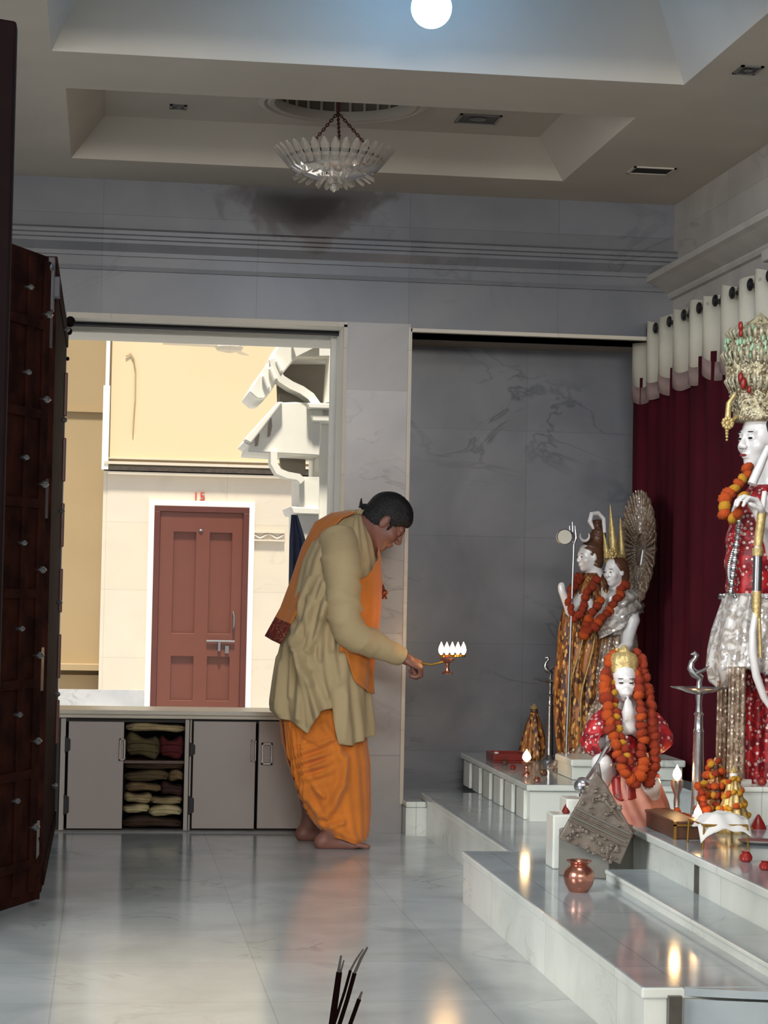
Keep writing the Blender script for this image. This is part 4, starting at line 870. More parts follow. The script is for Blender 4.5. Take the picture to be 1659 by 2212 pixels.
for fi in range(len(g.f)):
    k = fi % n_; a = fi//n_; ph = 2*PI*k/n_
    g.mi[fi] = 1 if (2.72 < ph < 2.86 and a > 6) else 0
obj('dhoti', g, ['saffron', 'redborder'], th, True, solid=.003, angle=0)
# shawl: falls down the back, round the neck, and down the front under the arm
def strip(cols, m=2, wob=.003):
    """cols: list of polylines (same length) -> grid"""
    rr = []
    n = len(cols[0])
    for i in range(n-1):
        for q in range(6):
            t = q/6; rr.append([np.array(c[i])*(1-t)+np.array(c[i+1])*t for c in cols])
    rr.append([np.array(c[-1]) for c in cols]); out = []
    for a, r in enumerate(rr):
        row = []
        for i in range(len(r)-1):
            for q in range(5):
                t = q/5; row.append(r[i]*(1-t)+r[i+1]*t+np.array([0, -1, 0])*wob*math.sin((i*5+q)*1.6+a*.12))
        row.append(r[-1]); out.append(row)
    return out
ca = [(770, 1106), (740, 1119), (706, 1152), (682, 1205), (662, 1265), (640, 1325), (606, 1392)]
cb_ = [(752, 1103), (716, 1108), (680, 1128), (652, 1182), (630, 1248), (606, 1312), (572, 1374)]
R1 = strip([[MP(x, y, -.10-.015*i*(i < 4)-.045*(i >= 4)) for i, (x, y) in enumerate(ca)], [MP(.5*(x+u)-2, .5*(y+v), -.06) for (x, y), (u, v) in zip(ca, cb_)], [MP(x, y, .0) for x, y in cb_], [MP(x+10, y+2, .12) for x, y in cb_]])
g = G(); g.rings(R1, False, False)
nn = len(R1[0])-1
for fi in range(len(g.f)):
    if fi//nn >= len(R1)-5: g.mi[fi] = 1
# over the neck
R2 = strip([[MP(770, 1106, -.10), MP(792, 1124, -.095), MP(806, 1165, -.06), MP(820, 1206, -.02)], [MP(752, 1103, -.06), MP(782, 1117, -.09), MP(800, 1150, -.07), MP(812, 1200, -.06)]]); 
# free front end
R3 = strip([[MP(800, 1180, -.05), MP(812, 1212, -.03), MP(821, 1250, -.02), MP(831, 1290, -.02)], [MP(812, 1184, .0), MP(818, 1212, .0), MP(825, 1250, .01), MP(834, 1286, .01)]]); g.rings(R3, False, False)
for fi in range(len(g.f)-5*4, len(g.f)): g.mi[fi] = 1
# front panel lying on the chest and belly
rs, cl = drape(KR, YM, lambda x, p: float(np.interp(x, [738, 770, 806], [1405, 1470, 1500])), 26, 40, kf, off=.014, phif=lambda t: (-.3, .05+1.33*min(1, t*2.6)), top=1172)
g.rings(rs, False, False)
obj('shawl', g, ['shawl', 'redborder'], th, True, solid=.003, angle=0)
g = G(); t = MP(830, 1280, -.01); g.ball(t, (.018, .018, .014)); 
for k in range(9): g.tube([t, t+np.array([.014*math.cos(k), .014*math.sin(k), -.03])], [.004, .002], 5)
obj('tassel', g, 'redborder', th)
g = G(); wd = hd/np.linalg.norm(hd); A_ = frame(wd); g.lathe(wr+wd*.01, [(.029, -.006), (.034, -.004), (.034, .004), (.029, .006)], 20, axis=np.stack([A_[:, 1], A_[:, 2], A_[:, 0]], 1), cap=False); obj('wristband', g, 'redplain', th)
# hand lamp with five wicks held out over the platform
hl = MP(976, 1420, -.12); th = thing('hand_lamp', MP(966, 1456, -.12), 'long-handled brass lamp with burning wicks in the hand of the priest', 'oil lamp')
g = G(); b_ = MP(966, 1456, -.12); g.lathe(b_, [(.026, 0), (.028, .006), (.012, .014), (.008, .034), (.012, .050), (.030, .062), (.034, .072), (.030, .070), (.006, .064)], 24); obj('bowl', g, 'copper', th)
g = G(); q = b_+np.array([-.01, 0, .058]); hp = MP(902, 1432, -.125); g.tube([q, .5*(q+hp)+np.array([0, 0, -.012]), hp, hp+(hp-q)*.22], [.006, .005, .006, .007], 8); obj('lamp_handle', g, 'brass', th)
for i in range(5):
    x = 951+i*12.0; c = MP(x+2, 1414, -.12+(.02 if i % 2 else -.02)); g = G(); g.lathe(c+np.array([0, 0, -.012]), [(.006, 0), (.012, .004), (.014, .012), (.010, .012)], 14); g.tube([c+np.array([0, 0, -.006]), .6*c+.4*(b_+np.array([0, 0, .065]))], .004, 6); obj('wick_cup', g, 'brass', th)
    g = G(); g.lathe(c, [(.003, 0), (.011, .010), (.013, .022), (.010, .036), (.004, .050), (.0008, .058)], 14); obj('flame', g, 'flame', th)
light('hand_lamp_light', 'POINT', tuple(MP(976, 1385, -.12)), 1.3, (1.0, .55, .22), .03)
# ================================================================== CEILING THINGS
def fixture(name, px, py, Z, w, d, label, lit=True, yo=0):
    c = P(px, py, Z=Z); c[1] += yo; th = thing(name, c-np.array([0, 0, .02]), label, 'downlight', None)
    g = G(); x, y = c[0], c[1]; t = .012
    for a, b in (((x-w/2, y-d/2), (x+w/2, y-d/2+t)), ((x-w/2, y+d/2-t), (x+w/2, y+d/2)), ((x-w/2, y-d/2), (x-w/2+t, y+d/2)), ((x+w/2-t, y-d/2), (x+w/2, y+d/2))): g.box((*a, Z-.006), (*b, Z+.001))
    obj('frame', g, 'ceil' if not lit else 'steel', th, False)
    g = G(); g.box((x-w/2+t*.5, y-d/2+t*.5, Z-.002), (x+w/2-t*.5, y+d/2-t*.5, Z+.0)); obj('grille' if lit else 'cavity_shade_plate', g, 'diffuser' if lit else 'recess', th, False)  # unlit case is a flat dark plate; the hole's shade is its colour
    if lit:
        g = G(); g.lathe((x, y, Z-.004), [(w*.16, .003), (w*.20, .0), (w*.12, -.004), (.002, -.006)], 20); obj('reflector', g, 'steel', th)
fixture('recessed_downlight', 1033, 256, CZ+.17, .19, .17, 'square recessed downlight in the far coffer, right of the chandelier')
fixture('recessed_downlight', 385, 230, CZ+.17, .075, .08, 'small recessed downlight in the far coffer, left of the chandelier')
fixture('recessed_downlight', 1407, 368, CZ, .20, .15, 'empty ceiling cutout near the back right corner, its shade painted as a dark plate', lit=False)
fixture('recessed_downlight', 1616, 150, CZ, .085, .12, 'small downlight at the right edge of the frame')
bc = P(932, 17, Y=7.0); th = thing('hanging_bulb', bc-np.array([0, 0, .075]), 'glowing blue-white bulb hanging in the near coffer', 'light bulb')
g = G(); g.ball(bc, .071, 24, 16); obj('bulb', g, 'bulb', th)
g = G(); g.lathe(bc+np.array([0, 0, .066]), [(.03, 0), (.03, .05), (.012, .07)], 16); g.tube([bc+np.array([0, 0, .12]), (bc[0], bc[1], CZ+.325)], .006, 8); obj('cord', g, 'ceil', th)
# chandelier
cc = np.array([P(722, 345, Y=8.86)[0], 8.86, 0]); zr = P(722, 322, Y=8.86)[2]
th = thing('chandelier', (cc[0], cc[1], zr-.19), 'cut crystal bowl chandelier hanging from the ceiling dome', 'chandelier')
apex = P(730, 243, Y=8.86)
g = G(); g.tube([apex, (apex[0], 8.86, CZ+.17+.335)], .009, 8); g.lathe((apex[0], 8.86, CZ+.17+.29), [(.04, .04), (.045, .02), (.012, 0)], 16); obj('rod', g, 'brownd', th)
def chain(a, b, r=.006):
    g = G(); a = np.array(a); b = np.array(b); n = int(np.linalg.norm(b-a)/.014); u = (b-a)/np.linalg.norm(b-a); l = np.cross(u, (0, 1, 0)); l /= np.linalg.norm(l); k = np.cross(u, l)
    for i in range(n):
        c = a+(b-a)*(i+.5)/n; s_ = l if i % 2 else k; pts = [c+u*.010*math.cos(q)+s_*.0055*math.sin(q) for q in [2*PI*j/10 for j in range(11)]]; g.tube(pts, .0025, 5)
    return g
for (x, y, dy) in ((672, 312, -.05), (802, 326, -.05), (733, 300, .17)): obj('chain', chain(apex, P(x, y, Y=8.86+dy)), 'brownd', th)
def flute(n, d): return lambda a, h: d*math.cos(a*n)
g = G(); g.lathe((cc[0], cc[1], zr), [(.205, -.066), (.185, -.088), (.155, -.105), (.12, -.118), (.08, -.128), (.01, -.132), (.01, -.126), (.08, -.120), (.12, -.110), (.155, -.097), (.185, -.080), (.200, -.066)], 72, ruffle=flute(18, .02)); obj('bowl', g, 'glass', th)
g = G(); g.lathe((cc[0], cc[1], zr), [(.205, -.052), (.212, -.046), (.212, -.040), (.205, -.036), (.200, -.045)], 48, cap=False); obj('metal_ring', g, 'diffuser', th)
def blade_mesh(L, w):
    g = G(); g.rings([[(0+q*w*.5*math.cos(a), .0035*math.sin(a), z) for a in [2*PI*k/8 for k in range(8)]] for z, q in ((0, .5), (L*.25, 1), (L*.7, 1.1), (L*.92, .6), (L, .15))]); o = obj('s', g, 'glass', origin=(0, 0, 0)); m = o.data; bpy.data.objects.remove(o); return m
b1, b2, b3 = blade_mesh(.115, .034), blade_mesh(.055, .030), blade_mesh(.045, .024)
for n, r, z, tilt, m in ((34, .190, -.088, 40, b1), (20, .13, -.108, 118, b2), (10, .055, -.128, 150, b3)):
    for k in range(n):
        a = 2*PI*k/n; o = inst('crystal_blade', m, th, (cc[0]+r*math.cos(a), cc[1]+r*math.sin(a), zr+z)); 
        o.rotation_euler = (Matrix.Rotation(a, 4, 'Z') @ Matrix.Rotation(math.radians(tilt), 4, 'Y') @ Matrix.Rotation(PI/2, 4, 'Z')).to_euler()
g = G(); g.lathe((cc[0], cc[1], zr-.19), [(.002, 0), (.016, .012), (.018, .024), (.008, .036), (.022, .048), (.03, .06), (.012, .075)], 16); obj('finial', g, 'glass', th)
# ================================================================== STATUES
def idol(name, label, base): return thing(name, base, label, 'statue')
# ---- tall statue at the right edge
YR = 7.62
def RP(px, py, dy=0.0): return P(px, py, Y=YR+dy)
zP = .51; th = thing('marble_plinth', RP(1640, 1700), 'white marble plinth under the tall crowned statue', 'plinth'); g = G()
a = RP(1575, 1690); g.box((a[0], YR-.18, Z3+.001), (2.61, YR+.2, zP-.03)); obj('block', g, 'step', th, False, .004); g = G(); g.box((a[0]-.012, YR-.192, zP-.03), (2.618, YR+.21, zP)); obj('slab', g, 'step', th, False, .006)
th = idol('crowned_statue', 'tall white marble statue with filigree crown and red brocade dress, at the right edge', (2.43, YR, zP))
S = SDF((2.14, YR-.36, zP-.005), (2.70, YR+.22, 1.99), .006)
Rr = frame((-.92, -.42, -.02)); hc = RP(1646, 950); TR = head(S, hc, Rr, .98)
S.chain([RP(1662, 1010), RP(1662, 1080)], [.058, .08], .03); S.ball(RP(1664, 1110), (.15, .10, .09), k=.04); S.chain([RP(1664, 1120), RP(1660, 1230), RP(1660, 1330)], [.12, .095, .125], .05)
for e in (-1, 1): S.chain([RP(1650, 1340, e*.07), RP(1640, 1500, e*.07), RP(1630, 1660, e*.07)], [.085, .062, .045], .02)
for e in (-1, 1): S.cone(RP(1628, 1672, e*.07), RP(1596, 1682, e*.08), .032, .022, .02)
for e in (-1, 1):
    q = RP(1632, 1670, e*.07); q[2] = zP+.03; S.cone(q, q+np.array([-.11, 0, -.006]), .030, .022, .02)
S.chain([RP(1668, 1095, -.12), RP(1680, 1190, -.18), RP(1648, 1120, -.26)], [.05, .040, .028], .02)
hand(S, RP(1648, 1118, -.26), (-.55, -.1, .75), (-.75, -.3, -.5), 1, 1.0, (.75, .8, .5), .08)
obj('body', S.mesh(), 'idol', th, angle=0)
eyes(TR, Rr, 1.0, th); g = G(); g.ball(TR(.0985, 0, -.063), (.0035, .020, .0055), 10, 6, 0, Rr); obj('painted_lips', g, 'lip', th)
S2 = SDF(hc-.2, hc+.2, .006); S2.ball(TR(-.03, 0, .03), (.10, .085, .085), Rr); S2.ball(TR(-.06, 0, -.06), (.055, .07, .07), Rr, .02); S2.ball(TR(.105, 0, -.02), (.095, .11, .11), Rr, .01, True); obj('hair', S2.mesh(), 'hair', th, angle=0)
rs, cl = drape([(1050, 1625, 1692, .09), (1085, 1590, 1725, .14), (1140, 1574, 1735, .165), (1200, 1568, 1735, .165), (1290, 1572, 1735, .165)], YR, None, 90, 30, lambda x, y, p: .004*math.sin(p*12)+.004*math.sin(y*.12)); g = G(); g.rings(rs, False, True); obj('bodice', g, 'redcloth', th, True, solid=.004, angle=0)
rs, cl = drape([(1282, 1566, 1735, .17), (1340, 1550, 1735, .20), (1400, 1535, 1735, .225), (1440, 1528, 1735, .235), (1500, 1540, 1735, .22)], YR, lambda x, p: float(np.interp(x, [1525, 1550, 1580, 1620, 1660, 1750], [1432, 1488, 1478, 1440, 1452, 1490])), 120, 30, lambda x, y, p: .010*math.sin(p*10+.02*y)*min(1, (y-1280)/80)+.004*math.sin(p*27)); g = G(); g.rings(rs, False, True); obj('sash_skirt', g, 'silvercloth', th, True, solid=.004, angle=0)
rs, cl = drape([(1400, 1545, 1735, .17), (1500, 1560, 1735, .185), (1600, 1556, 1735, .19), (1684, 1550, 1735, .195)], YR, None, 120, 24, lambda x, y, p: .012*math.sin(p*16)); g = G(); g.rings(rs, False, True); obj('skirt', g, 'redcloth', th, True, solid=.004, angle=0)
for nm, xs, dy in (('front_panel', (1552, 1568), -.10), ('front_panel', (1576, 1596), -.19)):
    g = G(); rr = []
    for i in range(21):
        t = i/20; y = 1440+t*242; x0, x1 = xs[0]-6*t, xs[1]-2*t; row = []
        for k in range(17):
            u = k/16; row.append(RP(x0+(x1-x0+14)*u, y, dy-.02-.055*u+.010*math.sin(u*20)))
        rr.append(row)
    g.rings(rr, False, False); obj(nm, g, 'dullsilver', th, True, solid=.006, angle=0)
# crown
g = G(); cc_ = TR(.0, 0, .075); s_ = 583.0
def cx(px, py): return RP(px, py)
axc = RP(1640, 905); prof = []
for (y, r) in ((912, .092), (905, .100), (896, .100), (892, .094), (880, .096), (872, .106), (864, .100), (850, .108), (835, .116), (812, .120), (790, .126), (765, .128), (745, .122), (730, .105), (712, .085), (700, .055), (690, .03), (676, .004)): prof.append((r, RP(1640, y)[2]-axc[2]))
g.lathe(axc, prof, 72, ruffle=lambda a, h: (.05*math.sin(a*9)+.03*math.sin(h*130)*math.sin(a*18)) if h > .02 else 0); crown = obj('crown', g, 'goldsilver', th, angle=0)
rnd = random.Random(3); g = G()
for i in range(260):
    a = rnd.uniform(PI*.75, PI*2.1); h = rnd.uniform(.03, prof[-3][1]); r = float(np.interp(h, [q[1] for q in prof], [q[0] for q in prof]))+.006
    g.ball(axc+np.array([r*math.cos(a), r*math.sin(a), h]), rnd.uniform(.0035, .008), 8, 5)
for k in range(34):
    a = 2*PI*k/34
    for (h0, r0, L) in ((.10, .112, .07), (.20, .128, .07), (.29, .11, .06)):
        p = axc+np.array([r0*math.cos(a), r0*math.sin(a), h0]); q = axc+np.array([(r0+.022)*math.cos(a), (r0+.022)*math.sin(a), h0+L*.6]); e = axc+np.array([(r0+.006)*math.cos(a), (r0+.006)*math.sin(a), h0+L]); g.tube([p, q, e], [.006, .008, .002], 7, flat=.4)
obj('crown_filigree', g, 'champagne', crown, angle=0)
for (x, y, rr_) in ((1600, 704, .016), (1600, 720, .014), (1606, 828, .022), (1600, 815, .018), (1618, 842, .014), (1645, 800, .014)): g = G(); g.ball(RP(x, y, -.10), (rr_*.6, .012, rr_*1.1), 12, 8); obj('red_gem', g, 'redplain', crown)
g = G()
for i in range(60):
    a = rnd.uniform(PI*.9, PI*1.9); h = rnd.uniform(.22, .36); r = .12 if h < .3 else .09; g.ball(axc+np.array([(r+.012)*math.cos(a), (r+.012)*math.sin(a), h]), (.006, .006, .012), 7, 5)
obj('green_stones', g, mat('pale_green_glass', (150, 186, 150), .25, var=.2), crown)
g = G(); c = RP(1571, 914, -.05)
for k in range(10): g.ball(c+np.array([.017*math.cos(k*.63), -.006, .017*math.sin(k*.63)]), .009, 10, 6)
g.ball(c, (.014, .012, .014)); 
for i in range(4): g.ball(c+np.array([-.001, 0, -.028-.012*i]), .008-.001*i, 8, 6)
g.tube([c, RP(1592, 900, -.03)], .007); g.tube([c+np.array([.002, 0, .02]), RP(1574, 872, -.04), RP(1588, 850, -.05)], [.012, .010, .006], 8)
obj('ear_ornament', g, 'gold', th)
g = G()
for i in range(34):
    t = i/33; g.ball(RP(1600-22*t, 1100+185*t, -.16), .007+.003*(i % 3), 8, 5)
for i in range(26):
    t = i/25; g.ball(RP(1588-14*math.sin(t*PI), 1180+110*t, -.15), .008, 8, 5)
obj('silver_trim', g, 'silver', th)
g = G()
for i in range(40):
    t = i/39; a = PI*(.8+1.0*t); g.ball(RP(1658, 1290)+np.array([.178*math.cos(a), .185*math.sin(a), -.004*math.sin(i*2)]), .009, 8, 5)
obj('waist_chain', g, 'silver', th)
# bow
bp_ = [RP(*q) for q in ((1652, 1062, -.28), (1644, 1120, -.29), (1637, 1180, -.29), (1635, 1250, -.29), (1633, 1320, -.30), (1626, 1365, -.31), (1626, 1410, -.31), (1634, 1460, -.31), (1650, 1505, -.30), (1672, 1540, -.30))]
th = thing('bow', bp_[-1], 'white and gilt ceremonial bow held before the tall crowned statue', 'bow')
g = G(); g.tube(bp_, [.010, .012, .013, .014, .013, .014, .016, .016, .014, .010], 12); obj('limb', g, 'idol', th)
g = G(); g.tube([RP(1646, 1105, -.292), RP(1637, 1180, -.292)], .0165, 12); g.tube([RP(1637, 1183, -.292), RP(1637, 1200, -.292)], .021, 12); obj('gilt_band', g, 'gold', th)
g = G(); g.tube([RP(1635, 1278, -.292), RP(1634, 1335, -.302)], .0165, 12); g.tube([RP(1640, 1335, -.31), RP(1643, 1420, -.315)], .007, 8); obj('gilt_band', g, 'gold', th)
g = G(); g.tube([RP(1637, 1202, -.292), RP(1635, 1276, -.292)], .0175, 12); obj('steel_grip', g, 'steel', th)
g = G(); q0, q1 = RP(1624, 1046, -.29), RP(1660, 965, -.27); g.tube([q0, .5*(q0+q1), q1], [.017, .016, .012], 12); tag(obj('white_rod', g, 'idol'), 'white rod held slanting by the tall crowned statue', 'rod')
garland('marigold_garland', [RP(1618, 1012, -.10), RP(1604, 1034, -.14), RP(1584, 1058, -.17), RP(1566, 1085, -.19), RP(1566, 1112, -.20), RP(1584, 1118, -.22), RP(1600, 1092, -.24), RP(1612, 1064, -.22)], .038, 'orange and yellow marigold garland round the neck of the tall crowned statue', cols=(0, 0, 2, 0, 2), gap=.8)
# ---- kneeling monkey-faced statue
YH = 7.42
def HP(px, py, dy=0.0): return P(px, py, Y=YH+dy)
F0 = np.array([1.765, 7.04]); u_ = np.array([.15, .24]); v_ = np.array([-.22, .14])
zb1 = .36; g = G(); g.prism([(*F0, Z1), (*(F0+u_*1.0), Z1), (*(F0+u_*1.0+v_*.72), Z1), (*(F0+v_*.72), Z1)], (0, 0, zb1-Z1)); tag(obj('stone_pedestal', g, 'stonegrey', smooth=False, bevel=.004), 'grey stone block under the kneeling statue, turned askew', 'pedestal')
th = thing('marble_pedestal', (1.56, 7.3, Z1), 'small stepped white marble pedestal left of the grey carved slab', 'pedestal')
a, b = P(1192, 1800, Y=7.32), P(1262, 1800, Y=7.32); g = G(); g.box((a[0], 7.30, Z1), (b[0]-.05, 7.42, P(1200, 1760, Y=7.3)[2])); obj('block', g, 'step', th, False, .006)
g = G(); g.box((a[0]+.055, 7.33, P(1200, 1760, Y=7.3)[2]), (b[0], 7.45, P(1230, 1726, Y=7.33)[2])); obj('upper_block', g, 'step', th, False, .005)
# carved slab
th = thing('carved_slab', (1.7, 6.99, .37), 'tilted grey-brown carved stone slab with ribbed bands, leaning before the kneeling statue', 'carved stone')
SL = lambda px, py, y=7.0: P(px, py, Y=y)
g = G(); g.prism([SL(1206, 1812), SL(1245, 1742), SL(1290, 1668), (SL(1312, 1700)), SL(1368, 1800), SL(1340, 1868)], (0.01, .045, 0)); obj('slab', g, 'granite', th, False, .004)
dv = np.array([1365-1245, 1800-1742])/1.0
for i, (t, w, m) in enumerate(((-.02, 5, 'steel'), (.12, 3, 'granite'), (.22, 5, 'steel'), (.36, 3, 'granite'))):
    g = G(); o = np.array([-39*t, 70*t]); a = np.array([1243, 1744])+o; b = a+dv*1.0; n2 = np.array([-.44, .9])*w
    g.prism([SL(*(a), 6.99), SL(*(b), 6.99), SL(*(b+n2), 6.99), SL(*(a+n2), 6.99)], (0, .012, 0)); obj('raised_band', g, 'stonegrey' if m == 'steel' else 'granite', th, False, .002)
g = G(); rnd = random.Random(5)
for i in range(46):
    t, u = rnd.uniform(.42, .93), rnd.uniform(.03, .97); q = np.array([1243, 1744])+np.array([-39*t, 70*t])+dv*u; c = SL(*q, 6.995); g.ball(c, (rnd.uniform(.004, .010), .006, rnd.uniform(.004, .009)), 7, 5)
for i in range(26):
    q = np.array([1290, 1690])+np.array([rnd.uniform(-32, 50), 0]); y = rnd.uniform(1700, 1765)+max(0, (q[0]-1290)*.45); c = SL(q[0], y, 6.995); g.ball(c, (rnd.uniform(.004, .012), .006, rnd.uniform(.003, .008)), 7, 5)
obj('relief_carving', g, 'granite', th)
th = idol('kneeling_statue', 'white monkey-faced kneeling statue with gold crown and red clothes, hands joined', HP(1350, 1795))
S = SDF(HP(1350, 1795)+np.array([-.19, -.25, -.02]), HP(1350, 1400)+np.array([.19, .2, .06]), .005)
Rk = frame((-.10, -1, -.08)); hc = HP(1348, 1472, -.06); TK = head(S, hc, Rk, .60, monkey=True)
S.chain([HP(1350, 1530), HP(1355, 1570), HP(1358, 1680)], [.05, .085, .085], .03)
for e, ex in ((-1, 1292), (1, 1422)):
    S.chain([HP(1350+e*34, 1556, -.01), HP(ex, 1602, -.04), HP(1358+e*3, 1572, -.13), HP(1357+e*2, 1540, -.15)], [.042, .032, .020, .018], .012)
    S.chain([HP(1350+e*25, 1690, 0), HP(1300 if e < 0 else 1405, 1650 if e < 0 else 1695, -.12), HP(1292 if e < 0 else 1410, 1735, -.05)], [.05, .034, .028], .02)
S.ball(HP(1357, 1532, -.155), (.017, .016, .038), k=.012); S.ball(HP(1352, 1535, -.16), (.008, .012, .040), k=.004)
for i in range(4): S.cone(HP(1354, 1535, -.165+.012*i), HP(1356, 1506, -.160+.012*i), .0065, .0045, .003)
obj('body', S.mesh(), 'idol', th, angle=0)
eyes(TK, Rk, .72, th, bx=.089)
ax0 = HP(1347, 1452, -.045); g = G(); zz = lambda y: HP(1347, y)[2]-ax0[2]
g.lathe(ax0, [(.050, zz(1454)), (.054, zz(1448)), (.050, zz(1443)), (.053, zz(1432)), (.050, zz(1420)), (.042, zz(1411)), (.022, zz(1407)), (.020, zz(1402)), (.012, zz(1398)), (.006, zz(1393))], 40, ruffle=lambda a, h: .03*math.sin(a*12)); 
g.ball(HP(1333, 1403, -.05), .008)
obj('crown', g, 'gold', th, angle=50)
rs, cl = drape([(1518, 1335, 1372, .05), (1540, 1312, 1395, .08), (1575, 1303, 1408, .105), (1620, 1306, 1408, .11), (1700, 1304, 1414, .12)], YH, None, 70, 24, lambda x, y, p: .004*math.sin(p*9)+.003*math.sin(y*.15)); g = G(); g.rings(rs, False, True); obj('jacket', g, 'redcloth', th, True, solid=.003, angle=0)
for nm, pts in (('sleeve', [HP(1322, 1542, -.01), HP(1298, 1570, -.03), HP(1284, 1604, -.05), HP(1308, 1606, -.11)]), ('sleeve', [HP(1384, 1545, -.01), HP(1408, 1568, -.03), HP(1424, 1598, -.05), HP(1398, 1604, -.11)])):
    g = G(); g.rings(sleeve(pts, [.036, .050, .048, .034], 30, 24, .003), False, True); obj(nm, g, 'redcloth', th, True, solid=.003, angle=0)
rs, cl = drape([(1672, 1304, 1416, .12), (1700, 1300, 1426, .14), (1735, 1304, 1440, .16), (1765, 1318, 1448, .17), (1798, 1330, 1450, .17)], YH, None, 90, 20, lambda x, y, p: .008*math.sin(p*11+y*.03)); g = G(); g.rings(rs, False, True); obj('skirt', g, 'pink', th, True, solid=.003, angle=0)
rs, cl = drape([(1672, 1300, 1418, .125), (1700, 1300, 1420, .14), (1722, 1306, 1412, .15)], YH, lambda x, p: float(np.interp(x, [1300, 1340, 1380, 1420], [1690, 1722, 1715, 1690])), 80, 10, lambda x, y, p: .006*math.sin(p*13)+.004); g = G(); g.rings(rs, False, True); obj('waist_cloth', g, 'redplain', th, True, solid=.003, angle=0)
g = G(); g.tube([HP(1292, 1650, -.36), HP(1297, 1690, -.40), HP(1308, 1730, -.42), HP(1335, 1765, -.42), HP(1372, 1796, -.40)], [.006, .008, .009, .008, .005], 8); obj('tail', g, 'granite', th)
g = G(); c = HP(1258, 1697, -.12); g.ball(c, .031, 20, 14); obj('mace_head', g, 'silver', th); g = G(); g.tube([c, HP(1290, 1650, -.15), HP(1318, 1600, -.14)], .007, 8); g.tube([c, c+np.array([.0, .0, -.04])], .012, 8); obj('mace_handle', g, 'silver', th)
garland('marigold_garland', [HP(1326, 1412, -.02), HP(1314, 1440, -.05), HP(1308, 1480, -.09), HP(1312, 1530, -.14), HP(1320, 1580, -.17), HP(1336, 1630, -.20), HP(1352, 1672, -.21), HP(1370, 1694, -.21), HP(1384, 1672, -.21), HP(1396, 1640, -.19)], .037, 'bright orange marigold garland down the left side of the kneeling statue', cols=(0, 0, 0, 1), gap=.72, seed=2)
garland('marigold_garland', [HP(1378, 1408, -.02), HP(1390, 1450, -.05), HP(1400, 1500, -.09), HP(1408, 1550, -.13), HP(1414, 1610, -.15), HP(1412, 1660, -.17), HP(1402, 1694, -.18)], .036, 'dark orange marigold garland down the right side of the kneeling statue', cols=(1,), gap=.72, seed=3)
garland('marigold_garland', [HP(1374, 1430, -.04), HP(1380, 1480, -.10), HP(1384, 1540, -.15), HP(1388, 1600, -.17), HP(1384, 1650, -.19), HP(1372, 1680, -.20)], .034, 'reddish marigold garland, inner one on the right of the kneeling statue', cols=(1, 1, 0), gap=.75, seed=4)
garland('marigold_garland', [HP(1330, 1440, -.03), HP(1324, 1480, -.08), HP(1330, 1530, -.13), HP(1338, 1575, -.17), HP(1350, 1620, -.20), HP(1362, 1655, -.21)], .024, 'thin brownish flower string inside the bright garland of the kneeling statue', cols=(1, 2), gap=.9, seed=6)
# ---- standing couple on the far altar
YS = 9.62
def SP(px, py, dy=0.0): return P(px, py, Y=YS+dy)
th = thing('marble_plinth', (2.35, 9.2, Z3), 'low white marble block on the far altar beside the couple statues', 'plinth'); g = G(); a, b = P(1234, 1650, Y=9.0), P(1482, 1650, Y=9.0); g.box((a[0]+.01, 9.02, Z3+.001), (min(b[0], 2.62)-.01, 9.32, Z3+.06)); obj('block', g, 'step', th, False, .003)
g = G(); g.box((a[0], 9.0, Z3+.06), (min(b[0], 2.62), 9.34, Z3+.092)); obj('slab', g, 'step', th, False, .008)
th = idol('male_statue', 'small standing statue in printed gold-brown cloth with snake and crescent on its hair', (SP(1250, 1650)[0], YS, Z3))
S = SDF((1.95, YS-.22, Z3-.01), (2.45, YS+.16, 1.56), .006)
Rs = frame((-.93, -.36, -.08)); hc = SP(1272, 1202, -.03); TS = head(S, hc, Rs, .60)
S.chain([SP(1284, 1250), SP(1278, 1290), SP(1262, 1400)], [.05, .09, .085], .03)
S.chain([SP(1262, 1400), SP(1250, 1640)], [.09, .07], .03)
S.chain([SP(1262, 1285, -.08), SP(1232, 1320, -.12), SP(1214, 1278, -.14)], [.032, .024, .017], .01); S.ball(SP(1213, 1268, -.14), (.018, .014, .024), k=.01)
S.chain([SP(1300, 1290, -.06), SP(1290, 1345, -.13), SP(1274, 1312, -.15)], [.03, .024, .018], .01); S.ball(SP(1273, 1302, -.15), (.018, .014, .024), k=.01)
obj('body', S.mesh(), 'idol', th, angle=0)
eyes(TS, Rs, .6, th)
S2 = SDF(hc-.16, hc+.18, .005); S2.ball(TS(-.03, 0, .04), (.062, .052, .054), Rs); S2.ball(TS(-.05, 0, -.04), (.04, .05, .05), Rs, .02); S2.ball(SP(1292, 1158, -.02), (.038, .036, .045), None, .02); S2.ball(SP(1290, 1128, -.02), (.022, .022, .030), None, .02); S2.ball(TS(.11, 0, -.03), (.065, .08, .065), Rs, .01, True)
V, Fq = S2.mesh(); V = V+.0025*np.sin(V[:, 2:3]*300+V[:, 0:1]*100); obj('topknot', (V, Fq), 'boxwood', th, angle=0)
g = G(); g.tube([SP(1306, 1150, -.05), SP(1304, 1120, -.06), SP(1292, 1108, -.07), SP(1278, 1110, -.08), SP(1274, 1126, -.09), SP(1282, 1142, -.08)], [.008, .010, .011, .011, .012, .006], 12); obj('snake', g, 'idol', th)
g = G(); c = SP(1263, 1158, -.08); g.tube([c+np.array([.022*math.cos(q), 0, .022*math.sin(q)]) for q in [math.radians(-215+12.5*i) for i in range(21)]], [.001+.006*math.sin(PI*i/20) for i in range(21)], 8); obj('crescent', g, 'idol', th)
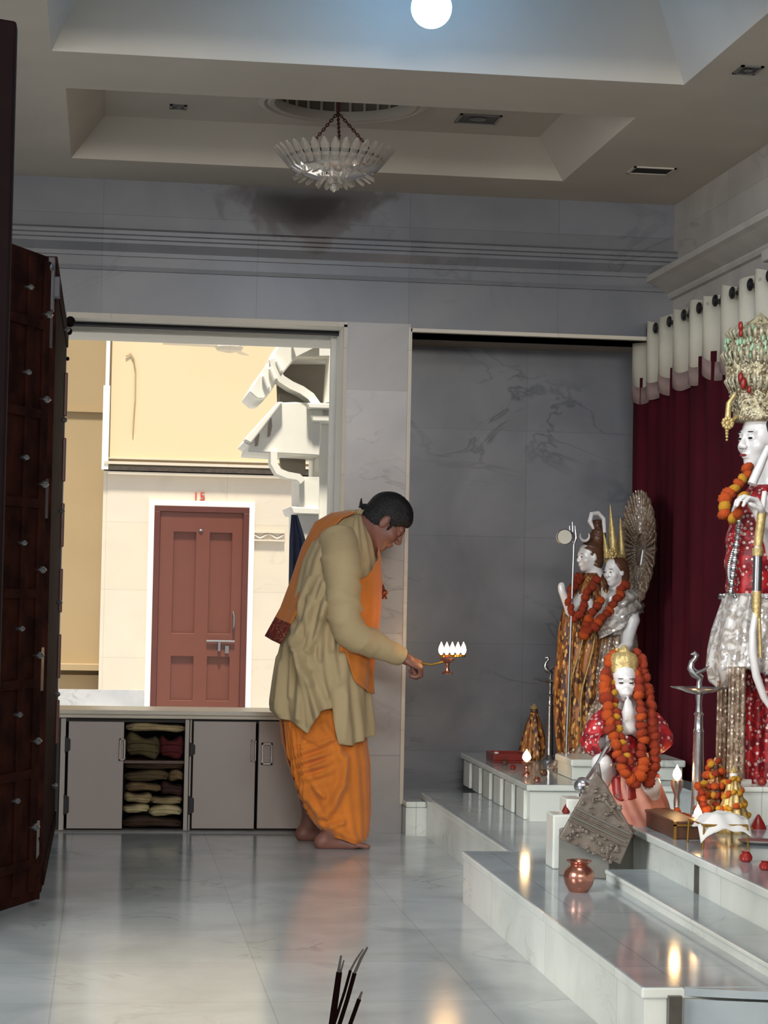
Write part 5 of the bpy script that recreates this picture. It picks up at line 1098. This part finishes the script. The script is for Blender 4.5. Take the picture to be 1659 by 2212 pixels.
rs, cl = drape([(1238, 1262, 1300, .06), (1262, 1240, 1318, .10), (1300, 1222, 1322, .125), (1360, 1212, 1318, .13), (1440, 1203, 1308, .135), (1540, 1199, 1300, .14), (1610, 1206, 1292, .14), (1655, 1212, 1285, .13)], YS, None, 110, 40, lambda x, y, p: .008*math.sin(p*9+y*.012)+.004*math.sin(p*19-y*.03)); g = G(); g.rings(rs, False, True); obj('robe', g, 'tiger', th, True, solid=.004, angle=0)
g = G()
for i, (x0, y0, x1, y1) in enumerate(((1262, 1330, 1218, 1600), (1285, 1340, 1240, 1640), (1268, 1300, 1222, 1380))):
    pts = [SP(x0+(x1-x0)*t+5*math.sin(t*9), y0+(y1-y0)*t, -.135-.01*math.sin(t*PI)) for t in [k/14 for k in range(15)]]; g.tube(pts, .009, 8, flat=.5)
obj('stole', g, 'gold', th)
th = thing('trident', SP(1206, 1650, -.16), 'slim silver trident standing before the male statue', 'trident')
g = G(); a = SP(1240, 1175, -.15); b = SP(1222, 1650, -.16); b[2] = Z3+.002; g.tube([a, b], .006, 8); obj('shaft', g, 'steel', th)
g = G()
for e in (-1, 0, 1): g.tube([a, a+np.array([e*.014-.004, 0, .03]), a+np.array([e*.013-.010, 0, .085+.02*(e == 0)])], [.006, .007, .001], 8)
obj('prongs', g, 'silver', th)
dc = SP(1219, 1160, -.16); g = G(); A = frame((-.1, -1, 0)); A = np.stack([A[:, 1], A[:, 2], A[:, 0]], 1); g.lathe(dc-A[:, 2]*.05, [(.028, 0), (.034, .004), (.030, .01), (.012, .035), (.030, .06), (.036, .066), (.033, .07)], 28, axis=A)
th = thing('hand_drum', dc-np.array([0, 0, .035]), 'small round two-headed drum tied to the trident', 'drum'); obj('drum_body', g, 'valance', th); g = G(); g.tube([dc, SP(1238, 1150, -.15)], .004, 6); obj('drum_cord', g, 'eye', th)
g = G(); g.lathe(dc+A[:, 2]*.018, [(.034, -.003), (.0375, 0), (.034, .003)], 28, axis=A, cap=False); obj('drum_hoop', g, 'steel', th)
th = idol('female_statue', 'small standing statue with tall gold crown, silver shawl and feathered halo', (SP(1320, 1650)[0], YS+.05, Z3))
S = SDF((2.12, YS-.24, Z3+.1), (2.62, YS+.16, 1.56), .006)
Rp = frame((-.80, -.58, -.12)); hc = SP(1328, 1234, -.10); TP = head(S, hc, Rp, .58)
S.chain([SP(1340, 1280, -.06), SP(1340, 1320, -.03), SP(1335, 1400, 0), SP(1325, 1640, 0)], [.05, .085, .08, .08], .03)
S.chain([SP(1362, 1330, -.10), SP(1356, 1390, -.16), SP(1340, 1402, -.18)], [.030, .024, .018], .01); S.chain([SP(1362, 1300, -.06), SP(1366, 1340, -.12), SP(1352, 1400, -.15)], [.035, .034, .026], .01)
obj('body', S.mesh(), 'idol', th, angle=0)
eyes(TP, Rp, .58, th)
S2 = SDF(hc-.16, hc+.16, .005); S2.ball(TP(-.03, 0, .03), (.060, .054, .056), Rp); S2.ball(TP(-.06, 0, -.05), (.04, .05, .05), Rp, .02); S2.ball(TP(.11, 0, -.035), (.068, .08, .066), Rp, .01, True); obj('hair', S2.mesh(), 'boxwood', th, angle=0)
g = G(); c0 = SP(1332, 1214, -.08)
for (bx_, tipx, tipy, w, dy) in ((1326, 1318, 1090, .030, -.09), (1342, 1340, 1118, .026, -.06), (1312, 1304, 1150, .02, -.10)):
    b = SP(bx_, 1205, dy); t = SP(tipx, tipy, dy); n = 9; g.tube([b+(t-b)*i/n+np.array([0, 0, 0]) for i in range(n+1)], [w*(1-(i/n)**1.3)*(1+.12*(i % 2))+.002 for i in range(n+1)], 10, flat=.7)
g.lathe(SP(1330, 1216, -.08), [(.045, -.006), (.052, .0), (.050, .014), (.040, .028), (.03, .04)], 30, ruffle=lambda a, h: .06*math.sin(a*12)); 
for k in range(9): g.ball(SP(1322, 1196, -.135)+np.array([.018*math.cos(k*.7), 0, .018*math.sin(k*.7)]), .008, 8, 6)
g.ball(SP(1322, 1196, -.14), .012)
obj('crown', g, 'gold', th, angle=50)
rs, cl = drape([(1262, 1318, 1360, .10), (1285, 1302, 1380, .15), (1320, 1290, 1392, .175), (1350, 1280, 1392, .17), (1385, 1272, 1384, .15)], YS, lambda x, p: float(np.interp(x, [1276, 1300, 1340, 1360, 1390], [1388, 1376, 1356, 1330, 1322])), 110, 26, lambda x, y, p: .008*math.sin((y-1270)*.22+(x-1340)*.13)+.003*math.sin(p*15)); g = G(); g.rings(rs, False, True); obj('shawl', g, 'silvercloth', th, True, solid=.004, angle=0)
rs, cl = drape([(1370, 1290, 1372, .09), (1420, 1278, 1376, .11), (1500, 1262, 1370, .13), (1580, 1240, 1362, .15), (1630, 1212, 1355, .16), (1660, 1186, 1350, .17)], YS, None, 120, 36, lambda x, y, p: .010*math.sin(p*15+y*.008)+.003*math.sin(p*37), yfn=lambda y: -.04*max(0, (y-1500)/150)); g = G(); g.rings(rs, False, True); obj('skirt', g, 'dullsilver', th, True, solid=.004, angle=0)
# feathered halo: a thin dish of radial feathers facing left-forward
hcx = SP(1384, 1188, .04); Ah = frame((-1.0, -.06, .05)); Ah3 = np.stack([Ah[:, 1], Ah[:, 2], Ah[:, 0]], 1)
halo = obj('halo', (lambda g: g.lathe(hcx, [(.02, -.01), (.20, .004), (.27, .02), (.285, .024), (.27, .012), (.20, -.006), (.02, -.02)], 72, axis=Ah3, ruffle=lambda a, h: .03*math.cos(a*26)))(G()), 'dullsilver', th)
g = G()
for k in range(44):
    a = 2*PI*k/44; d = Ah3 @ np.array([math.cos(a), math.sin(a), 0]); n = Ah3[:, 2]; g.tube([hcx+d*.08+n*.004, hcx+d*.20+n*.014, hcx+d*.288+n*.03], [.004, .010, .004], 6)
obj('feather', g, 'dullsilver', halo); halo.data['kind_note'] = 1; del halo.data['kind_note']
g = G(); q = hcx.copy(); g.tube([hcx-Ah3[:, 2]*.012, SP(1372, 1300, .02), SP(1360, 1400, .05)], .008, 8); obj('halo_rod', g, 'steel', halo)
garland('marigold_garland', [SP(1254, 1244, -.09), SP(1238, 1272, -.13), SP(1230, 1300, -.15), SP(1236, 1330, -.16), SP(1250, 1330, -.17), SP(1262, 1300, -.17), SP(1274, 1270, -.15), SP(1290, 1250, -.10)], .036, 'deep orange marigold garland round the neck of the male statue', cols=(1,), gap=.75, seed=8)
garland('marigold_garland', [SP(1350, 1262, -.11), SP(1334, 1290, -.15), SP(1314, 1318, -.17), SP(1292, 1346, -.19), SP(1268, 1364, -.19), SP(1262, 1372, -.18), SP(1272, 1340, -.19), SP(1300, 1290, -.16)], .038, 'deep orange marigold garland slung across the female statue', cols=(1, 1, 0), gap=.75, seed=9)
# ================================================================== ALTAR CLUTTER
def tall_lamp(px, py, Y, h, lab, sc=1.0, flip=1):
    c = P(px, py, Y=Y); c[2] = Z3; th = thing('standing_lamp', c, lab, 'oil lamp stand')
    g = G(); H = h; g.lathe(c, [(.050*sc, 0), (.052*sc, .008), (.040*sc, .018), (.026*sc, .03), (.024*sc, .08*H/.5), (.018*sc, .42*H/.6), (.020*sc, .43*H/.6), (.016*sc, .44*H/.6), (.015*sc, .50*H/.6), (.019*sc, .51*H/.6), (.012*sc, .52*H/.6), (.010*sc, H*.93), (.014*sc, H)], 24); obj('stem', g, 'silver', th)
    t = c+np.array([0, 0, H]); g = G()
    g.lathe(t, [(.012*sc, 0), (.05*sc, .008*sc), (.075*sc, .022*sc), (.078*sc, .026*sc), (.05*sc, .014*sc), (.01*sc, .008*sc)], 40, ruffle=lambda a, h: .45*max(0, math.cos(a*2.5+PI*.0))**6 if h > .01 else 0); obj('oil_dish', g, 'silver', th)
    g = G(); k = sc; f = -flip; pts = [t+np.array([f*x*k, 0, z*k]) for x, z in ((0, .01), (0, .045), (-.004, .06), (.018, .075), (.034, .095), (.030, .118), (.018, .130), (.012, .142), (.020, .150), (.034, .146))]
    g.tube(pts, [x*k for x in (.012, .010, .013, .016, .013, .010, .008, .009, .009, .002)], 12); g.tube([pts[3], pts[3]+np.array([-f*.03*k, 0, .012*k]), pts[3]+np.array([-f*.055*k, 0, .03*k])], [.018*k, .014*k, .003*k], 10, flat=.5); obj('bird_finial', g, 'silver', th)
    return t
tall_lamp(1506, 1796, 7.33, P(1510, 1500, Y=7.33)[2]-Z3, 'tall silver lamp stand with bird finial left of the crowned statue', 1.0, 1)
tall_lamp(1186, 1651, 10.02, P(1172, 1476, Y=10.02)[2]-Z3, 'smaller silver bird lamp stand at the far end of the far altar', .86, 1)
def flame_lamp(px, py, Y, z0, fy, lab, style=0, m='brass'):
    c = P(px, py, Y=Y); c[2] = z0; top = P(px, fy, Y=Y)[2]; H = top-z0; th = thing('oil_lamp', c, lab, 'oil lamp')
    g = G()
    if style == 0: g.lathe(c, [(.022, 0), (.020, H*.15), (.010, H*.3), (.012, H*.5), (.010, H*.65), (.022, H*.85), (.024, H), (.018, H*.96), (.003, H*.9)], 20)
    else: g.lathe(c, [(.022, 0), (.020, .006), (.012, .012), (.011, H-.02), (.016, H-.008), (.016, H), (.004, H-.002)], 20)
    obj('lamp_body', g, m, th)
    g = G(); q = c+np.array([0, 0, H]); s = Y/7.3; g.lathe(q, [(.002, -.002), (.012*s, .008), (.016*s, .018), (.013*s, .032), (.005*s, .046), (.0008, .056)], 16); obj('flame', g, 'flame', th)
    light('lamp_light', 'POINT', tuple(q+np.array([0, 0, .035])), .38, (1.0, .56, .24), .02)
flame_lamp(1137, 1680, 9.22, Z3, 1645, 'small lit oil lamp on the near corner of the far altar', 0, 'copper')
flame_lamp(1461, 1790, 7.36, Z3, 1685, 'lit oil lamp on a slim silver stand right of the kneeling statue', 0, 'silver')
flame_lamp(1507, 1800, 7.02, .416, 1772, 'lit white candle lamp standing on the brown wooden box', 1, 'idol')
th = thing('wooden_box', (2.0, 7.08, Z3), 'small brown wooden box with brass edges on the near altar', 'box')
g = G(); g.box((1.955, 6.88, Z3), (2.045, 7.30, .405)); obj('box_body', g, 'boxwood', th, False, .004); g = G(); g.box((1.950, 6.875, .405), (2.05, 7.305, .416)); obj('lid', g, 'boxwood', th, False, .003)
g = G(); g.box((1.948, 6.872, Z3), (1.957, 6.882, .416)); g.box((2.043, 6.872, Z3), (2.052, 6.882, .416)); g.box((1.948, 6.872, .400), (2.052, 6.879, .406)); obj('brass_edge', g, 'brass', th, False)
# small idols buried in flowers
def cone_idol(px, py, Y, H, r, m, lab, lean=0):
    c = P(px, py, Y=Y); c[2] = Z3; th = thing('small_idol', c, lab, 'idol')
    g = G(); g.lathe(c, [(r, 0), (r*.98, H*.08), (r*.72, H*.4), (r*.42, H*.7), (r*.25, H*.85), (.004, H*.9)], 48, ruffle=lambda a, h: .10*math.cos(a*9)); obj('robe', g, m, th, angle=0)
    g = G(); g.ball(c+np.array([0, 0, H*.88]), (r*.26, r*.26, r*.30), 16, 10); obj('head', g, 'idol' if m != 'tiger' else 'boxwood', th)
    g = G(); g.lathe(c+np.array([0, 0, H*.92]), [(r*.26, 0), (r*.3, .008), (r*.16, H*.05), (.002, H*.1)], 20); obj('crown', g, 'gold', th); return c
c = cone_idol(1152, 1640, 10.12, .27, .075, 'tiger', 'small conical idol in gold-brown cloth at the far left of the far altar')
c1 = cone_idol(1543, 1806, 7.20, .25, .055, 'tiger', 'small idol almost buried under orange garlands on the near altar')
c2 = cone_idol(1583, 1812, 7.08, .23, .058, 'gold', 'small gold-dressed idol just right of the one buried in garlands')
def spiral(c, r0, H, turns, n=60): return [c+np.array([r0*(1-.75*i/n)*math.cos(2*PI*turns*i/n), r0*(1-.75*i/n)*math.sin(2*PI*turns*i/n), .012+H*i/n]) for i in range(n+1)]
garland('marigold_garland', spiral(c1, .070, .24, 6, 110), .023, 'orange marigold garland wound round the buried small idol', cols=(0, 2, 1, 0), gap=.85, seed=11, jit=.3)
garland('marigold_garland', spiral(c2, .064, .19, 4, 90), .018, 'yellow flower string wound round the small gold-dressed idol', cols=(2, 2, 0), gap=1.0, seed=12, jit=.3)
e0 = P(1438, 1760, Y=7.28); e0[2] = Z3+.045
garland('marigold_garland', [e0+np.array([.10, .03, -.02]), e0+np.array([.05, 0, .0]), e0, e0+np.array([-.025, -.05, -.02]), e0+np.array([-.045, -.10, -.03]), e0+np.array([-.075, -.14, -.055])], .024, 'orange flower string trailing over the near altar edge', cols=(0, 2, 1), gap=.9, seed=13, jit=.3)
garland('marigold_garland', [P(1512, 1700, Y=7.16), P(1516, 1730, Y=7.12), P(1526, 1765, Y=7.10), P(1540, 1790, Y=7.10)], .026, 'short orange marigold string behind the candle lamp', cols=(0, 1), gap=.9, seed=14, jit=.3)
# stool with a white cloth
th = thing('metal_stool', (2.05, 6.70, Z3), 'tiny brass-legged stool at the right of the near altar', 'stool'); sx0, sx1, sy0, sy1, st = 1.975, 2.13, 6.62, 6.80, Z3+.082
g = G(); g.box((sx0, sy0, st-.008), (sx1, sy1, st)); obj('seat', g, 'brass', th, False, .002)
for x, y in ((sx0, sy0), (sx1, sy0), (sx0, sy1), (sx1, sy1)): g = G(); g.tube([(x, y, Z3), (x+.004*(1 if x < 2.05 else -1), y, st-.004)], .0035, 8); obj('leg', g, 'brass', th)
g = G(); rr = []
for i in range(17):
    t = i/16; row = []
    for k in range(21):
        u = k/20; x = sx0-.01+(sx1-sx0+.02)*u; y = sy0-.012+.11*t; z = st+.012+.020*math.sin(u*PI)+.004*math.sin(u*17+t*5)
        if t < .35: z -= (.35-t)*.14; 
        if u < .25: z -= (.25-u)*.10
        row.append((x, y, z))
    rr.append(row)
g.rings(rr, False, False); tag(obj('white_cloth', g, 'whitecloth', solid=.003, angle=0), 'white cloth draped over the tiny brass stool', 'cloth')
def pot(px, py, Z, r, m, lab, cat='pot', prof=None, name='small_pot'):
    c = P(px, py, Z=Z); c[2] = Z; g = G(); g.lathe(c, prof or [(r*.6, 0), (r*.95, r*.35), (r, r*.8), (r*.75, r*1.25), (r*.55, r*1.4), (r*.7, r*1.55), (r*.6, r*1.55), (r*.3, r*1.2)], 24); return tag(obj(name, g, m), lab, cat)
pot(1611, 1862, Z3, .021, 'crimson', 'small crimson pot on the altar just below the white cloth'); pot(1652, 1880, Z3, .018, 'crimson', 'small dark red pot at the right frame edge, nearest on the altar')
pot(1638, 1790, Z3, .024, 'crimson', 'dark red conical heap right of the gold-dressed idol', 'powder heap', [(.030, 0), (.022, .02), (.006, .048), (.001, .052)], 'powder_heap')
pot(1072, 1642, Z3, .010, 'whitecloth', 'small white cup before the dark red tray', 'cup', [(.010, 0), (.012, .04), (.010, .04), (.008, .005)], 'cup')
th = thing('offering_tray', P(1092, 1640, Y=9.95), 'dark red lacquer tray on the far altar beside the conical idol', 'tray'); th.location.z = Z3; WO[th.name][2] = Z3
a, b = P(1058, 1640, Y=9.95), P(1132, 1640, Y=9.95); g = G(); g.box((max(a[0], 1.87), 9.85, Z3), (b[0], 10.05, Z3+.012)); g.box((max(a[0], 1.87), 9.85, Z3+.012), (b[0], 9.86, Z3+.045)); g.box((max(a[0], 1.87), 10.04, Z3+.012), (b[0], 10.05, Z3+.045)); g.box((max(a[0], 1.87), 9.86, Z3+.012), (max(a[0], 1.87)+.01, 10.04, Z3+.045)); g.box((b[0]-.01, 9.86, Z3+.012), (b[0], 10.04, Z3+.045)); obj('tray_body', g, 'redtray', th, False, .003)
for i, (px, py, mm_, r) in enumerate(((1062, 1640, 'redtray', .018), (1090, 1652, 'boxwood', .016), (1108, 1662, 'redtray', .014), (1160, 1690, 'copper', .016), (1175, 1676, 'boxwood', .018))): pot(px, py, Z3, r, mm_, ['small dark red pot at the left tip of the far altar', 'small brown bowl before the dark red tray', 'small red bowl between tray and lit lamp', 'small copper bowl right of the far lit lamp', 'small brown bowl under the trailing silver skirt'][i], 'bowl', name='small_bowl')
c = P(1225, 1762, Y=7.34); c[2] = P(1200, 1760, Y=7.3)[2]; g = G(); g.lathe(c+np.array([-.004, 0, 0]), [(.012, 0), (.016, .008), (.010, .022), (.004, .032), (.001, .036)], 16); tag(obj('small_bell', g, 'redtray'), 'tiny dark red bell on the white stepped pedestal', 'bell')
# white marble stands at the right edge
for i, (x0, x1, y0, y1, Y, m, lab) in enumerate(((1602, 1659, 1702, 1744, 7.28, 'step', 'white marble stand at the right edge in front of the plinth'), )):
    a, b = P(x0, y0, Y=Y), P(x1+30, y1, Y=Y); g = G(); g.box((a[0], Y, Z3), (b[0], Y+.12, a[2]-.015)); th = thing('marble_stand', (.5*(a[0]+b[0]), Y, Z3), lab, 'stand'); obj('base', g, 'step', th, False, .004); g = G(); g.box((a[0]-.01, Y-.01, a[2]-.015), (b[0], Y+.13, a[2]+.004)); obj('top_slab', g, 'step', th, False, .005)
    c = P(1646, 1700, Y=Y+.05); c[2] = a[2]+.004; g = G(); g.ball(c+np.array([0, 0, .014]), (.018, .018, .015), 16, 10); tag(obj('dark_sweet', g, 'crimson'), 'dark red ball on the white stand at the right edge', 'ball')
th = thing('steel_plate', (2.2, 6.95, Z3), 'shiny steel plate right of the gold-dressed idol', 'plate'); c = P(1640, 1822, Z=Z3); g = G(); g.lathe(c, [(.05, 0), (.07, .008), (.072, .010), (.05, .004), (.002, .003)], 36); bpy.data.objects.remove(th); tag(obj('steel_plate', g, 'silver'), 'shiny steel plate right of the gold-dressed idol', 'plate')
# copper pot on the platform
c = P(1250, 1926, Z=Z1); c[2] = Z1; th = thing('copper_pot', c, 'round copper water pot standing on the low platform', 'pot')
g = G(); g.lathe(c, [(.030, 0), (.034, .004), (.046, .024), (.0525, .048), (.048, .070), (.034, .084), (.029, .090), (.031, .094)], 40, cap=False); g.lathe(c, [(.029, .001), (.001, .001)], 40, cap=False); obj('pot_body', g, 'copper', th)
g = G(); g.lathe(c, [(.029, .090), (.034, .096), (.042, .101), (.043, .104), (.036, .103), (.026, .092), (.022, .085), (.002, .084)], 40, cap=False); obj('rim', g, 'copper', th)
# incense in front of the camera
YI = 1.5; IP = lambda px, py, dy=0: P(px, py, Y=YI+dy)
bt = IP(696, 2420); th = thing('incense_holder', (bt[0], YI, bt[2]-.07), 'brass incense holder below the frame', 'incense holder')
g = G(); g.lathe(bt+np.array([0, 0, -.07]), [(.05, 0), (.052, .01), (.03, .02), (.02, .04), (.035, .06), (.036, .07), (.030, .07), (.028, .05), (.002, .045)], 28); obj('holder_body', g, 'brass', th)
th = thing('offering_stand', (bt[0], YI, 0), 'narrow wooden stand below the frame under the incense', 'stand'); zt_ = bt[2]-.071
g = G(); g.box((bt[0]-.12, YI-.12, zt_-.02), (bt[0]+.12, YI+.12, zt_)); obj('top', g, 'boxwood', th, False, .004)
for sx in (-1, 1):
    for sy in (-1, 1): g = G(); g.box((bt[0]+sx*.10-.012, YI+sy*.10-.012, 0), (bt[0]+sx*.10+.012, YI+sy*.10+.012, zt_-.02)); obj('leg', g, 'boxwood', th, False, .002)
for i, (pts, na, lab) in enumerate((([(694, 2420), (712, 2230), (731, 2100), (737, 2064)], 1, 'leftmost burnt incense stick, upright'), ([(698, 2420), (719, 2230), (736, 2100), (743, 2074)], 1, 'incense stick touching the leftmost one, slightly shorter'),
   ([(700, 2420), (722, 2212), (745, 2140), (757, 2096), (770, 2072), (785, 2050)], 2, 'thin incense stick in the middle with bent ash'), ([(704, 2420), (731, 2220), (750, 2160), (766, 2102), (780, 2070), (794, 2046)], 2, 'longest incense stick, reaching up to the right'), ([(716, 2420), (752, 2225), (776, 2158), (782, 2142)], 1, 'rightmost incense stick, shortest in view'))):
    q = [IP(x, y, .004*i) for x, y in pts]; th = thing('incense_stick', q[0], lab, 'incense stick', None); k = len(q)-na; r = .0011 if i in (1, 2) else .0016
    g = G(); g.tube(q[:k], r, 8); obj('stick', g, 'stick', th); g = G(); g.tube(q[k-1:], [r*.7]*(na)+[r*.45], 8); obj('ash', g, 'ash', th)
